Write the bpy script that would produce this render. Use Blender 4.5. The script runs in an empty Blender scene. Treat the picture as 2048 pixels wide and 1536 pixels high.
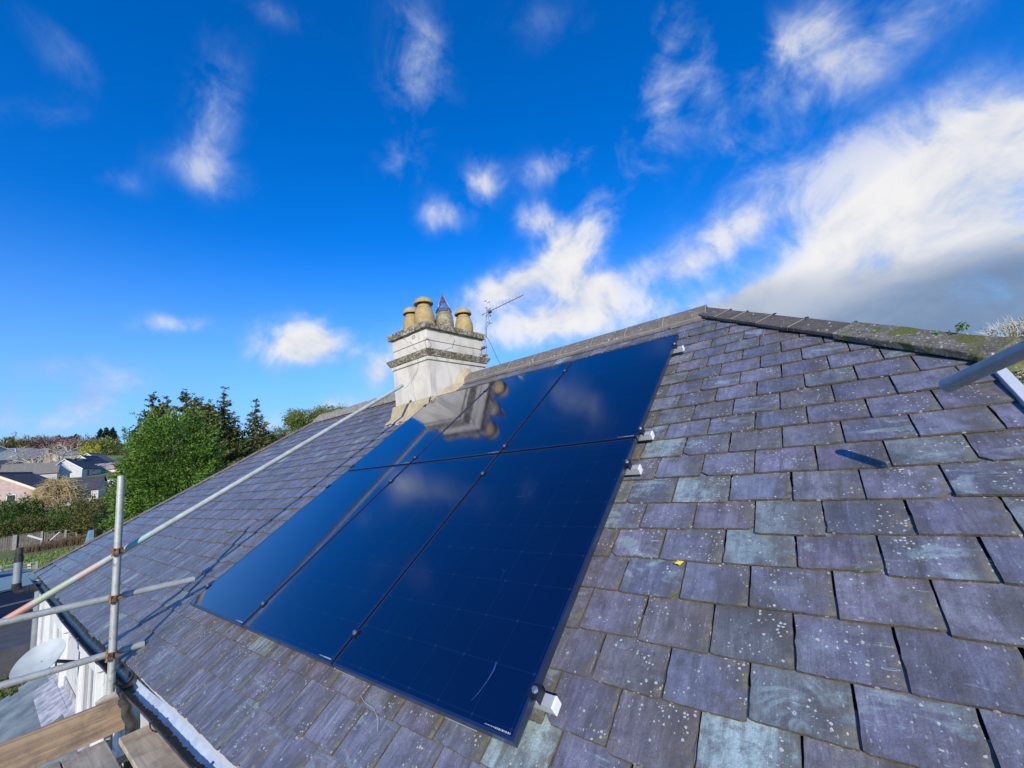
import bpy, bmesh, math, random
from mathutils import Vector, Matrix, noise
random.seed(7)
SC = bpy.context.scene
COL = SC.collection
PI = math.pi
# ---------------------------------------------------------------- camera
CAM = Vector((1.0102, -1.1097, 0.9119))
RX = Vector((0.77757777, 0.61896162, -0.11072182))      # camera right
RD = Vector((-0.19019106, 0.06368155, -0.97967955))     # camera down
RF = Vector((-0.59933311, 0.78283534, 0.16723832))      # camera forward
FPX = 818.2
cd = bpy.data.cameras.new('camera'); cam = bpy.data.objects.new('camera', cd); COL.objects.link(cam)
cam.matrix_world = Matrix((( RX.x, -RD.x, -RF.x, CAM.x), (RX.y, -RD.y, -RF.y, CAM.y), (RX.z, -RD.z, -RF.z, CAM.z), (0, 0, 0, 1)))
cd.sensor_fit = 'HORIZONTAL'; cd.sensor_width = 36.0; cd.lens = FPX / 2048 * 36.0
cd.clip_start = 0.05; cd.clip_end = 5000
SC.camera = cam
# ---------------------------------------------------------------- sun + sky
SUN = Vector((0.555, -0.733, 0.394)).normalized()
ld = bpy.data.lights.new('sun', 'SUN'); ld.energy = 4.9; ld.angle = math.radians(0.5); ld.color = (1.0, 0.93, 0.82)
sun = bpy.data.objects.new('sun', ld); COL.objects.link(sun)
sun.rotation_euler = (-SUN).to_track_quat('-Z', 'Y').to_euler(); sun.location = (20, -26, 14)
SC.view_settings.view_transform = 'Standard'; SC.view_settings.look = 'None'
SC.view_settings.exposure = 0.0; SC.view_settings.gamma = 1.0
SC.render.engine = 'CYCLES'
world = bpy.data.worlds.new('World'); SC.world = world; world.use_nodes = True
# clouds: centre direction, two scaled axes, weight, greyness
CL=[ (-0.494,0.461,0.737,9.065,14.001,-3.363,9.538,-1.294,6.522,0.66,0),
(-0.737,0.207,0.643,4.751,24.258,-3.135,7.145,1.54,6.921,0.46,0),
(-0.804,0.212,0.556,6.367,13.169,3.293,15.8,-4.584,23.693,0.34,0),
(-0.929,0.202,0.311,4.85,13.731,3.958,12.934,-8.95,42.819,0.7,0.1),
(-0.864,0.417,0.282,5.259,8.677,1.534,4.19,-4.032,17.051,1.25,0),
(-0.804,0.553,0.219,12.83,18.188,-1.126,4.965,-1.968,20.881,1,0),
(-0.972,0.064,0.225,1.497,11.778,0.876,8.908,-2.541,37.04,0.5,0.5),
(-0.979,0.099,0.176,3.339,27.085,0.535,6.396,-2.189,34.019,0.55,0.6),
(-0.986,0.014,0.167,1.459,50.288,1.439,5.627,-1.967,30.357,0.6,0.6),
(-0.99,0.065,0.128,1.104,9.673,-0.288,4.748,-2.065,33.778,0.65,0.3),
(-0.508,0.63,0.587,11.494,18.866,-11.158,17.318,0.558,13.548,0.75,0),
(-0.597,0.595,0.538,14.479,14.432,-0.833,13.18,-9.226,23.922,0.75,0),
(-0.346,0.724,0.597,8.029,3.797,-0.793,6.998,-16.661,23.416,0.5,0),
(-0.44,0.738,0.512,11.432,11.258,-7.366,18.727,-4.033,20.899,0.6,0),
(-0.413,0.796,0.442,8.957,2.168,3.341,-3.707,-10.335,14.016,0.95,0),
(-0.553,0.737,0.389,8.501,5.114,1.1,3.101,-10.583,23.139,0.95,0),
(-0.459,0.836,0.3,4.096,1.735,-0.228,2.569,-4.731,15.45,1.1,0),
(-0.093,0.71,0.698,15.091,9.105,-7.972,5.161,-6.685,6.767,0.48,0),
(-0.149,0.78,0.608,11.888,5.143,-4.512,4.923,-8.868,11.77,0.28,0),
(0.042,0.817,0.575,9.062,-2.206,1.608,-4.438,-6.857,9.189,0.44,0),
(-0.283,0.809,0.516,9.289,1.527,1.728,-2.097,-8.263,10.845,0.36,0),
(0.186,0.808,0.559,8.19,-0.775,-2.499,-3.632,-13.121,19.273,0.42,0),
(-0.106,0.913,0.394,10.923,0.652,0.149,-1.393,-8.387,17.811,0.75,0),
(-0.222,0.907,0.359,11.495,3.579,-3.32,7.182,-8.837,25.376,0.7,0.2),
(0.103,0.898,0.428,7.02,-1.565,0.421,-3.972,-8.181,16.967,0.6,0),
(0.177,0.936,0.304,7.17,-2.354,1.423,-2.416,-3.917,11.844,1.35,0),
(0.062,0.967,0.248,5.817,-0.665,-0.884,0.993,-5.929,20.831,1.1,0.5),
(0.17,0.973,0.157,6.674,-1.529,-0.956,0.929,-2.77,12.99,1.6,1),
(-0.043,0.97,0.239,6.526,0.112,-1.374,3.39,-6.613,25.339,0.95,0.7),
(0.271,0.881,0.387,17.772,-7.127,2.48,-3.443,-5.605,13.876,0.8,0),
(-0.857,0.493,0.15,6.931,11.284,-0.85,5.158,-1.52,31.137,0.7,0.1),
(-0.704,0.655,0.275,8.31,8.551,-0.905,3.972,-2.094,13.354,0.8,0),
(-0.937,0.33,0.117,3.403,8.355,-0.568,4.668,-1.52,37.239,0.5,0.1),
(-0.769,0.033,0.638,11.14,24.658,11.365,17.313,-2.427,20.193,0.25,0),
(-0.387,0.846,0.366,12.886,6.532,-2.839,6.59,-6.355,20.285,0.8,0),
(-0.828,0.007,0.561,8.07,9.076,10.909,19.071,-19.865,27.509,0.22,0),
(-0.281,0.573,0.769,9.872,6.959,-2.228,12.909,-15.341,15.499,0.18,0),
(0.215,0.905,0.367,13.892,-4.066,0.534,-3.533,-7.662,19.572,0.7,0),
(-0.051,0.865,0.498,14.474,-2.261,4.397,-6.071,-8.783,13.626,0.25,0),
(-0.603,0.229,0.764,8.716,11.226,2.86,38.176,-13.923,33.648,0.22,0),
(-0.614,0.5,0.611,6.258,14.541,-6.416,12.854,1.811,10.606,0.35,0),
(-0.849,0.101,0.519,9.59,28.263,9.207,22.526,-4.577,36.768,0.28,0),
(-0.095,0.771,0.63,11.176,4.596,-4.725,3.625,-7.577,9.018,0.22,0),
(0.086,0.937,0.337,10.108,-1.838,1.038,-3.512,-7.596,20.539,0.6,0),
(-0.964,0.162,0.21,4.666,23.545,0.881,9.402,-2.984,43.149,0.3,0.4),
(0.075,0.777,0.625,13.699,0.778,-3.412,-3.419,-16.96,20.67,0.4,0) ]

class NT:
    """small node-graph helper"""
    def __init__(s, nt): s.nt = nt; s.n = nt.nodes; s.l = nt.links
    def new(s, t, **k):
        n = s.n.new(t)
        for a, v in k.items(): setattr(n, a, v)
        return n
    def put(s, sock, v):
        if isinstance(v, bpy.types.NodeSocket): s.l.new(v, sock)
        elif v is not None:
            try: sock.default_value = v
            except Exception: sock.default_value = (*v, 1.0)
    def math(s, op, a, b=None, c=None, clamp=False):
        n = s.new('ShaderNodeMath', operation=op, use_clamp=clamp)
        s.put(n.inputs[0], a); s.put(n.inputs[1], b)
        if c is not None: s.put(n.inputs[2], c)
        return n.outputs[0]
    def vmath(s, op, a, b=None, scale=None):
        n = s.new('ShaderNodeVectorMath', operation=op)
        s.put(n.inputs[0], a); s.put(n.inputs[1], b)
        if scale is not None: s.put(n.inputs['Scale'], scale)
        return n.outputs['Value'] if op in ('DOT_PRODUCT', 'LENGTH') else n.outputs[0]
    def mix(s, f, a, b, blend='MIX'):
        n = s.new('ShaderNodeMix', data_type='RGBA', blend_type=blend, clamp_factor=True)
        s.put(n.inputs[0], f); s.put(n.inputs[6], a); s.put(n.inputs[7], b)
        return n.outputs[2]
    def rng(s, v, a, b, c=0.0, d=1.0, smooth=True):
        n = s.new('ShaderNodeMapRange', interpolation_type='SMOOTHSTEP' if smooth else 'LINEAR')
        for i, x in enumerate((v, a, b, c, d)): s.put(n.inputs[i], x)
        return n.outputs[0]
    def noise(s, vec, scale, detail=4, rough=.55, dist=0.0):
        n = s.new('ShaderNodeTexNoise'); s.put(n.inputs['Vector'], vec)
        n.inputs['Scale'].default_value = scale; n.inputs['Detail'].default_value = detail
        n.inputs['Roughness'].default_value = rough; n.inputs['Distortion'].default_value = dist
        return n.outputs[0]
    def voro(s, vec, scale, feature='F1', rnd=1.0):
        n = s.new('ShaderNodeTexVoronoi', feature=feature); s.put(n.inputs['Vector'], vec)
        n.inputs['Scale'].default_value = scale; n.inputs['Randomness'].default_value = rnd
        return n
    def ramp(s, f, stops, const=False):
        n = s.new('ShaderNodeValToRGB'); cr = n.color_ramp
        if const: cr.interpolation = 'CONSTANT'
        while len(cr.elements) < len(stops): cr.elements.new(0.5)
        for e, (p, c) in zip(cr.elements, stops): e.position = p; e.color = (*c, 1)
        s.put(n.inputs[0], f); return n.outputs[0]
    def mapping(s, vec, loc=(0,0,0), rot=(0,0,0), sc=(1,1,1)):
        n = s.new('ShaderNodeMapping'); s.put(n.inputs[0], vec)
        n.inputs[1].default_value = loc; n.inputs[2].default_value = rot; n.inputs[3].default_value = sc
        return n.outputs[0]
    def comb(s, x, y, z):
        n = s.new('ShaderNodeCombineXYZ'); s.put(n.inputs[0], x); s.put(n.inputs[1], y); s.put(n.inputs[2], z); return n.outputs[0]
    def sep(s, v):
        n = s.new('ShaderNodeSeparateXYZ'); s.put(n.inputs[0], v); return n.outputs
    def bump(s, h, strength=.3, dist=.01, nrm=None):
        n = s.new('ShaderNodeBump'); s.put(n.inputs['Height'], h)
        n.inputs['Strength'].default_value = strength; n.inputs['Distance'].default_value = dist
        if nrm is not None: s.put(n.inputs['Normal'], nrm)
        return n.outputs[0]

def build_world():
    w = NT(world.node_tree); w.n.clear()
    sky = w.new('ShaderNodeTexSky', sky_type='NISHITA', sun_disc=False)
    sky.sun_elevation = math.asin(SUN.z); sky.sun_rotation = math.atan2(SUN.x, SUN.y)
    sky.altitude = 100; sky.air_density = 1.0; sky.dust_density = 0.35; sky.ozone_density = 3.5
    hs = w.new('ShaderNodeHueSaturation'); hs.inputs['Saturation'].default_value = SKY_SAT
    hs.inputs['Value'].default_value = SKY_VAL
    w.put(hs.inputs['Color'], w.mix(1.0, sky.outputs[0], SKY_TINT, 'MULTIPLY'))
    gen = w.new('ShaderNodeTexCoord').outputs['Generated']
    d = w.vmath('NORMALIZE', gen)
    sx = w.sep(d)
    zz = w.math('MAXIMUM', w.math('ADD', sx[2], 0.16), 0.03)
    pl = w.comb(w.math('DIVIDE', sx[0], zz), w.math('DIVIDE', sx[1], zz), w.math('MULTIPLY', sx[2], 1.2))
    nA = w.noise(w.mapping(d, rot=(.3, .2, .5), sc=(1, 1.25, 1)), 3.6, 10, .58, .6)
    nB = w.noise(d, 9.5, 10, .61, .45)
    nz = w.math('ADD', w.math('MULTIPLY', nA, .45), w.math('MULTIPLY', nB, .55))
    dens = None; grey = None
    for c in CL:
        df = w.vmath('SUBTRACT', d, c[0:3])
        a = w.vmath('DOT_PRODUCT', df, c[3:6]); b = w.vmath('DOT_PRODUCT', df, c[6:9])
        r2 = w.math('ADD', w.math('MULTIPLY', a, a), w.math('MULTIPLY', b, b))
        f = w.math('MULTIPLY', w.math('POWER', 2.718, w.math('MULTIPLY', r2, -.9)), c[9])
        dens = f if dens is None else w.math('ADD', dens, f)
        if c[10] > 0:
            g = w.math('MULTIPLY', f, c[10]); grey = g if grey is None else w.math('ADD', grey, g)
    dens = w.math('ADD', dens, 0.07)
    dc = w.math('MINIMUM', dens, 1.25)
    v = w.math('MULTIPLY', dc, w.math('ADD', w.rng(nz, .34, .66, 0.1, 1.25, False), w.math('MULTIPLY', dc, .28)))
    win = w.math('MINIMUM', w.math('MULTIPLY', dens, 2.6), 1.0)
    nn_ = w.rng(nz, .28, .72, -.5, .5, False)
    v = w.math('ADD', w.math('MULTIPLY', dc, 1.05), w.math('MULTIPLY', w.math('MULTIPLY', nn_, 1.8), win))
    alpha = w.math('MULTIPLY', w.rng(v, .12, 1.15, 0, 1), w.math('MINIMUM', w.math('ADD', w.math('MULTIPLY', dens, .82), .14), 1.0))
    gm = w.math('DIVIDE', grey, w.math('MAXIMUM', dens, .05))
    core = w.rng(v, .35, 1.25, 0, 1)
    white = w.mix(core, (.50, .66, .95), (1.0, .98, .96))
    white = w.mix(w.rng(nz, .38, .60, .62, 0), white, (.56, .64, .80))
    gcol = w.mix(w.rng(nA, .35, .65), (.20, .29, .46), (.34, .43, .58))
    ccol = w.mix(w.rng(gm, .2, .8), white, gcol)
    cscl = w.new('ShaderNodeVectorMath', operation='SCALE'); w.put(cscl.inputs[0], ccol); cscl.inputs['Scale'].default_value = CLOUD_K
    col = w.mix(w.math('MULTIPLY', alpha, .96), hs.outputs[0], cscl.outputs[0])
    # pale band at the horizon
    hz = w.rng(sx[2], -0.05, 0.50, .88, 0)
    hcol = w.new('ShaderNodeVectorMath', operation='SCALE'); hcol.inputs[0].default_value = (.38, .70, 1.08); hcol.inputs['Scale'].default_value = CLOUD_K
    sky2 = w.mix(hz, hs.outputs[0], hcol.outputs[0])
    col = w.mix(w.math('MULTIPLY', alpha, .96), sky2, cscl.outputs[0])
    bg = w.new('ShaderNodeBackground'); w.put(bg.inputs[0], col); bg.inputs[1].default_value = 0.1
    out = w.new('ShaderNodeOutputWorld'); w.l.new(bg.outputs[0], out.inputs[0])
SKY_SAT = 1.10; SKY_VAL = 1.62; CLOUD_K = 9.3; SKY_TINT = (.52, .91, 1.52)
build_world()
world.cycles.sampling_method = 'MANUAL'; world.cycles.sample_map_resolution = 512

# ---------------------------------------------------------------- roof frame
TH = math.radians(32.8418)
E = Vector((0, math.cos(TH), math.sin(TH))); N = Vector((0, -math.sin(TH), math.cos(TH)))
DR = 0.12                                             # slates lie this far below the panel glass
def rp(u, v, h=0.0): return Vector((u, 0, 0)) + E * v + N * (h - DR)
def ray(px, py): return RX * ((px - 1024) / FPX) + RD * ((py - 768) / FPX) + RF
def at(px, py, D):                                     # the point seen at a pixel, D metres away over the ground
    r = ray(px, py); k = D / math.hypot(r.x, r.y); return CAM + r * k
TZ = [(0,-4.6),(12,-4.2),(19,-3.15),(40,-3.3),(65,-3.4),(80,-1.3),(100,.6),(150,5.2),(200,10.5),(250,16),(300,23),(350,31),(400,38.5),(500,45),(900,60),(3000,60)]
def tz(x, y):
    D = math.hypot(x - CAM.x, y - CAM.y)
    for (a, za), (b, zb) in zip(TZ, TZ[1:]):
        if D <= b: return za + (zb - za) * (D - a) / (b - a)
    return TZ[-1][1]
def gr(px, D):                                         # terrain point in the direction of a pixel column
    p = at(px, 950, D); return Vector((p.x, p.y, tz(p.x, p.y)))

# ---------------------------------------------------------------- objects
def tag(o, label=None, cat=None, group=None, kind=None):
    if label: o['label'] = label
    if cat: o['category'] = cat
    if group: o['group'] = group
    if kind: o['kind'] = kind
    return o
def empty(name, loc=(0,0,0), label=None, cat=None, group=None, rz=0):
    o = bpy.data.objects.new(name, None); o.empty_display_size = .2; COL.objects.link(o)
    o.location = loc; o.rotation_euler = (0, 0, rz)
    return tag(o, label, cat, group)
class MB:
    def __init__(s): s.v = []; s.f = []; s.m = []
    def add(s, vs, fs, m=0):
        b = len(s.v); s.v += [tuple(v) for v in vs]
        for f in fs: s.f.append(tuple(b + i for i in f)); s.m.append(m)
    def box(s, c, sx, sy, sz, ax=None, m=0):
        c = Vector(c); X, Y, Z = ax if ax else (Vector((1,0,0)), Vector((0,1,0)), Vector((0,0,1)))
        vs = [c + X * (a * sx / 2) + Y * (b * sy / 2) + Z * (d * sz / 2) for a in (-1, 1) for b in (-1, 1) for d in (-1, 1)]
        s.add(vs, [(0,1,3,2),(4,6,7,5),(0,4,5,1),(2,3,7,6),(0,2,6,4),(1,5,7,3)], m)
    def tube(s, pts, r, n=8, m=0, cap=True):
        pts = [Vector(p) for p in pts]; rs = r if isinstance(r, (list, tuple)) else [r] * len(pts)
        rings = []; up = None
        for i, p in enumerate(pts):
            t = (pts[min(i+1, len(pts)-1)] - pts[max(i-1, 0)]).normalized()
            if up is None: up = Vector((0,0,1)) if abs(t.z) < .9 else Vector((1,0,0))
            a = (up - t * up.dot(t)).normalized(); b = t.cross(a); up = a
            rings.append([p + a * (rs[i] * math.cos(2*PI*k/n)) + b * (rs[i] * math.sin(2*PI*k/n)) for k in range(n)])
        vs = [q for g in rings for q in g]; fs = []
        for i in range(len(pts) - 1):
            for k in range(n):
                fs.append((i*n+k, i*n+(k+1) % n, (i+1)*n+(k+1) % n, (i+1)*n+k))
        if cap: fs.append(tuple(reversed(range(n)))); fs.append(tuple((len(pts)-1)*n + k for k in range(n)))
        s.add(vs, fs, m)
    def pipe(s, pts, ro, ri, n=20, m=0):                # hollow tube with open ends
        a, b = Vector(pts[0]), Vector(pts[-1]); t = (b - a).normalized()
        up = Vector((0,0,1)) if abs(t.z) < .9 else Vector((1,0,0))
        X = (up - t * up.dot(t)).normalized(); Y = t.cross(X); vs = []
        for p, r in ((a, ro), (b, ro), (b, ri), (b - t * .25, ri), (a + t * .25, ri), (a, ri)):
            vs += [p + X * (r * math.cos(2*PI*k/n)) + Y * (r * math.sin(2*PI*k/n)) for k in range(n)]
        fs = []
        for i, j in ((0,1),(1,2),(2,3),(4,5),(5,0)):
            for k in range(n): fs.append((i*n+k, i*n+(k+1) % n, j*n+(k+1) % n, j*n+k))
        fs.append(tuple(3*n+k for k in range(n))); fs.append(tuple(4*n+k for k in reversed(range(n))))
        s.add(vs, fs, m)
    def lathe(s, prof, c, n=24, m=0):
        c = Vector(c); vs = []
        for r, z in prof: vs += [c + Vector((r * math.cos(2*PI*k/n), r * math.sin(2*PI*k/n), z)) for k in range(n)]
        fs = []
        for i in range(len(prof) - 1):
            for k in range(n): fs.append((i*n+k, i*n+(k+1) % n, (i+1)*n+(k+1) % n, (i+1)*n+k))
        fs.append(tuple(reversed(range(n)))); fs.append(tuple((len(prof)-1)*n+k for k in range(n)))
        s.add(vs, fs, m)
    def build(s, name, mats, parent=None, smooth=False, bevel=0, local=False, label=None, cat=None, group=None, kind=None):
        # vertices are in world space (local=True: in the parent's own space)
        me = bpy.data.meshes.new(name); me.from_pydata([tuple(v) for v in s.v], [], s.f)
        if not isinstance(mats, (list, tuple)): mats = [mats]
        for q in mats: me.materials.append(q)
        if len(mats) > 1: me.polygons.foreach_set('material_index', s.m)
        if smooth: me.polygons.foreach_set('use_smooth', [True] * len(s.f))
        me.update()
        o = bpy.data.objects.new(name, me); COL.objects.link(o)
        if smooth: me.set_sharp_from_angle(angle=math.radians(38))
        if bevel:
            md = o.modifiers.new('bevel', 'BEVEL'); md.width = bevel; md.segments = 2; md.limit_method = 'ANGLE'
        if parent is not None:
            o.parent = parent
            if not local: o.location = -WL.get(parent.name, Vector(parent.location))
        WL[o.name] = Vector((0, 0, 0))
        return tag(o, label, cat, group, kind)
WL = {}
def copy_tree(o, parent=None):
    c = o.copy(); COL.objects.link(c)
    if parent is not None: c.parent = parent
    for ch in o.children: copy_tree(ch, c)
    return c
# ---------------------------------------------------------------- materials
def mat(name):
    m = bpy.data.materials.new(name); m.use_nodes = True; t = NT(m.node_tree)
    p = m.node_tree.nodes['Principled BSDF']
    return m, t, p
def simple(name, col, rough=.6, metal=0.0, var=.25, scale=6, bump=.15, bscale=60, bdist=.003, tint=None, spec=None):
    m, t, p = mat(name); oc = t.new('ShaderNodeTexCoord').outputs['Object']
    n = t.noise(oc, scale, 6, .6)
    a = tuple(c * (1 - var) for c in col); b = tuple(min(1, c * (1 + var)) for c in (tint or col))
    t.put(p.inputs['Base Color'], t.mix(t.rng(n, .3, .7), a, b))
    p.inputs['Roughness'].default_value = rough; p.inputs['Metallic'].default_value = metal
    if spec is not None: p.inputs['Specular IOR Level'].default_value = spec
    if bump: t.put(p.inputs['Normal'], t.bump(t.noise(oc, bscale, 5), bump, bdist))
    return m
M = {}
def slate_material():
    m, t, p = mat('slate')
    oc = t.new('ShaderNodeTexCoord').outputs['Object']
    uv = t.new('ShaderNodeUVMap'); uv.uv_map = 'UVMap'; us = t.sep(uv.outputs[0])
    at_ = t.new('ShaderNodeAttribute'); at_.attribute_name = 'sl'; r = t.sep(at_.outputs['Vector'])
    r1, r2, r3 = r[0], r[1], r[2]
    # coordinates in the plane of the slope (x along the eaves, y up the slope), shifted per slate
    q = t.mapping(oc, rot=(-TH, 0, 0)); qs = t.vmath('ADD', q, t.comb(t.math('MULTIPLY', r3, 37), t.math('MULTIPLY', r2, 23), 0))
    base = t.ramp(r1, [(0, (.165,.160,.232)), (.22, (.148,.150,.215)), (.40, (.15,.158,.222)), (.54, (.135,.150,.215)), (.66, (.172,.152,.208)), (.77, (.15,.137,.152)), (.84, (.125,.14,.155)), (.88, (.19,.225,.24)), (.925, (.27,.36,.37)), (.965, (.165,.165,.21))], True)
    base = t.mix(1.0, base, t.comb(t.rng(r2,0,1,.76,1.34,False), t.rng(r2,0,1,.76,1.32,False), t.rng(r2,0,1,.78,1.28,False)), 'MULTIPLY')
    # bleached mineral bands and veins
    vein = t.noise(t.mapping(qs, rot=(0,0,.55), sc=(4.5, 22, 1)), 1.0, 3, .55, .8)
    vm = t.math('MULTIPLY', t.rng(vein, .60, .70), t.rng(r3, .45, .8))
    base = t.mix(t.math('MULTIPLY', vm, .5), base, (.34, .46, .50))
    # cleavage streaks running down the slope
    st = t.noise(t.mapping(qs, sc=(60, 7, 1)), 1.0, 5, .65, .3)
    base = t.mix(t.rng(st, .45, .78, 0, .5), base, (.27, .28, .33))
    mo = t.noise(qs, 13, 7, .72); base = t.mix(t.rng(mo, .32, .54, .7, 0), base, (.075, .075, .085)); base = t.mix(t.rng(mo, .54, .72, 0, .5), base, (.27, .29, .34))
    dk = t.noise(t.mapping(qs, sc=(28, 4.5, 1)), 1.0, 4, .6)
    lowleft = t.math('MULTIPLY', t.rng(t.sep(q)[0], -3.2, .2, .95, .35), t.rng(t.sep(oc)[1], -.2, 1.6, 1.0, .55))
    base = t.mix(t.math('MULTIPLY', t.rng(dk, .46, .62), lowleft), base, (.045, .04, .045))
    wt = t.noise(t.mapping(q, sc=(11, 1.3, 1)), 1.0, 5, .62, .4); base = t.mix(t.math('MULTIPLY', t.rng(wt, .52, .66), t.rng(t.noise(q, 1.7, 3), .42, .58, .15, .75)), base, (.06, .058, .06))
    mp = t.noise(t.mapping(qs, rot=(0,0,.5), sc=(5, 9, 1)), 1.0, 7, .62, .9); base = t.mix(t.math('MULTIPLY', t.rng(mp, .52, .60), t.math('MULTIPLY', t.rng(r3, .64, .82, 0, .66), t.math('SUBTRACT', 1.0, t.math('MULTIPLY', lowleft, .9)))), base, (.30, .41, .42))
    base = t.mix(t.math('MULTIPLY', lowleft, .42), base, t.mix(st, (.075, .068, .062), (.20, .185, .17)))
    ls = t.noise(t.mapping(qs, sc=(24, 3.4, 1)), 1.0, 6, .7, .5); base = t.mix(t.math('MULTIPLY', t.rng(ls, .54, .68, 0, .62), lowleft), base, (.38, .43, .52))  # pale glint streaks on the lower-left slates, painted into the colour
    # algae / soot patches shared between slates
    pt = t.noise(t.mapping(q, sc=(3.2, 2.2, 1)), 1.0, 7, .66)
    base = t.mix(t.rng(pt, .49, .66, 0, .72), base, (.07, .066, .062))
    gn = t.noise(qs, 230, 3, .8); base = t.mix(1.0, base, t.comb(t.rng(gn,.3,.7,.72,1.28,False), t.rng(gn,.3,.7,.72,1.28,False), t.rng(gn,.3,.7,.72,1.28,False)), 'MULTIPLY')
    bl2 = t.noise(qs, 38, 5, .75); base = t.mix(t.rng(bl2, .54, .68, 0, .55), base, (.10, .095, .10))
    # grime at the bottom edge and sides
    n2 = t.noise(q, 26, 5, .7)
    eg = t.math('SUBTRACT', 1.0, t.rng(us[1], 0.02, .5, 0, 1)); 
    eg = t.math('MULTIPLY', eg, t.rng(n2, .32, .58, .12, 1))
    sd = t.math('ABSOLUTE', t.math('SUBTRACT', us[0], .5)); sdm = t.math('MULTIPLY', t.rng(sd, .36, .5), t.rng(n2, .36, .62, 0, .85))
    tp = t.math('MULTIPLY', t.rng(us[1], .86, 1.08), t.rng(n2, .35, .6, .2, .8))
    base = t.mix(t.math('MAXIMUM', t.math('MAXIMUM', t.math('MULTIPLY', eg, .85), sdm), tp), base, t.mix(n2, (.06,.053,.042), (.13,.112,.082)))
    base = t.mix(t.math('MULTIPLY', t.rng(us[1], .15, .02), t.rng(n2, .42, .62, 0, .9)), base, (.20, .18, .115))
    # mortar-brown slates close to the panels' lower edge
    # lichen dots
    v1 = t.voro(qs, 78); d1 = v1.outputs['Distance']; c1 = t.sep(v1.outputs['Color'])
    wob = t.noise(q, 190, 2)
    area = t.rng(t.noise(t.mapping(q, sc=(5, 5, 1)), 1.0, 3, .6), .42, .66)
    low = t.rng(us[1], 0, 1.0, 1.35, .25, False)
    gate = t.math('GREATER_THAN', t.math('MULTIPLY', t.math('MULTIPLY', area, low), t.rng(r2, 0, 1, .7, 1.4)), t.math('ADD', t.math('MULTIPLY', c1[0], 1.0), .18))
    rad = t.math('MULTIPLY', t.math('MULTIPLY', c1[1], wob), .80)
    spot = t.math('MULTIPLY', t.math('LESS_THAN', d1, rad), gate)
    v2 = t.voro(qs, 17); c2 = t.sep(v2.outputs['Color'])
    ring = t.math('MULTIPLY', t.math('LESS_THAN', t.math('ABSOLUTE', t.math('SUBTRACT', v2.outputs['Distance'], t.math('MULTIPLY', wob, .13))), .028), t.math('GREATER_THAN', c2[0], .82))
    sp2 = t.math('MULTIPLY', t.math('LESS_THAN', v2.outputs['Distance'], t.math('MULTIPLY', wob, .15)), t.math('GREATER_THAN', c2[1], .90))
    v3 = t.voro(t.mapping(qs, rot=(0,0,.3), sc=(1, .45, 1)), 120); c3 = t.sep(v3.outputs['Color'])
    fl = t.math('MULTIPLY', t.math('LESS_THAN', v3.outputs['Distance'], t.math('MULTIPLY', c3[1], .33)), t.math('GREATER_THAN', c3[0], .78))
    base = t.mix(t.math('MULTIPLY', fl, .5), base, (.40, .40, .38))
    base = t.mix(t.math('MULTIPLY', t.math('MAXIMUM', spot, t.math('MAXIMUM', ring, sp2)), .85), base, t.mix(c1[2], (.56, .54, .46), (.40, .44, .42)))
    # thin pale scratches
    sc_ = t.noise(t.mapping(qs, rot=(0,0,.9), sc=(3.4, 30, 1)), 1.0, 2, .5, 1.8)
    sg_ = t.math('MULTIPLY', t.rng(t.noise(qs, 5.0, 2), .56, .66), t.rng(r3, .5, .7))
    base = t.mix(t.math('MULTIPLY', t.math('MULTIPLY', t.rng(t.math('ABSOLUTE', t.math('SUBTRACT', sc_, .66)), .012, .0), sg_), .8), base, (.42, .52, .55))
    t.put(p.inputs['Base Color'], base)
    newer = t.rng(t.sep(oc)[0], -9.75, -9.6, 1, 0)
    rg = t.rng(t.noise(q, 9, 5, .6), .3, .7, .33, .58)
    rg = t.math('SUBTRACT', rg, t.math('MULTIPLY', newer, .16))
    t.put(p.inputs['Roughness'], rg); p.inputs['Specular IOR Level'].default_value = .75
    h = t.math('ADD', t.math('MULTIPLY', st, .5), t.math('ADD', t.math('MULTIPLY', t.noise(qs, 14, 6, .62), 1.2), t.math('MULTIPLY', t.noise(qs, 150, 3), .16)))
    h = t.math('ADD', h, t.math('MULTIPLY', spot, .12))
    t.put(p.inputs['Normal'], t.bump(h, .6, .007))
    return m
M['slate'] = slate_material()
def rough_stone(name, c1, c2, c3, spots=.5, sc=1.0, moss=0.0, bump=.6):
    m, t, p = mat(name); oc = t.new('ShaderNodeTexCoord').outputs['Object']
    n = t.noise(oc, 9 * sc, 8, .68); n2 = t.noise(oc, 55 * sc, 5, .7)
    base = t.mix(t.rng(n, .35, .65), c1, c2)
    base = t.mix(t.rng(n2, .5 if name != 'coping' else .43, .68 if name != 'coping' else .57, 0, .8), base, c3)
    v = t.voro(oc, 34 * sc); cc = t.sep(v.outputs['Color'])
    s = t.math('MULTIPLY', t.math('LESS_THAN', v.outputs['Distance'], t.math('MULTIPLY', cc[1], .42)), t.math('LESS_THAN', cc[0], spots))
    base = t.mix(t.math('MULTIPLY', s, .8), base, (.52, .51, .43))
    if moss:
        mm = t.rng(t.noise(oc, 6 * sc, 6, .65), .62 - moss * .25, .70 - moss * .2)
        base = t.mix(mm, base, t.mix(n2, (.05, .07, .012), (.17, .17, .035)))
    t.put(p.inputs['Base Color'], base); p.inputs['Roughness'].default_value = .9
    t.put(p.inputs['Normal'], t.bump(t.math('ADD', n2, t.math('MULTIPLY', n, .7)), bump, .012))
    return m
M['slate_edge'] = rough_stone('slate_edge', (.07,.06,.045), (.15,.12,.075), (.17,.15,.075), .25, 1.6, .12, .5)
M['ridge'] = rough_stone('ridge_tile', (.13,.115,.10), (.20,.17,.14), (.085,.075,.07), .22, 1.1, 0, .9)
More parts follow.
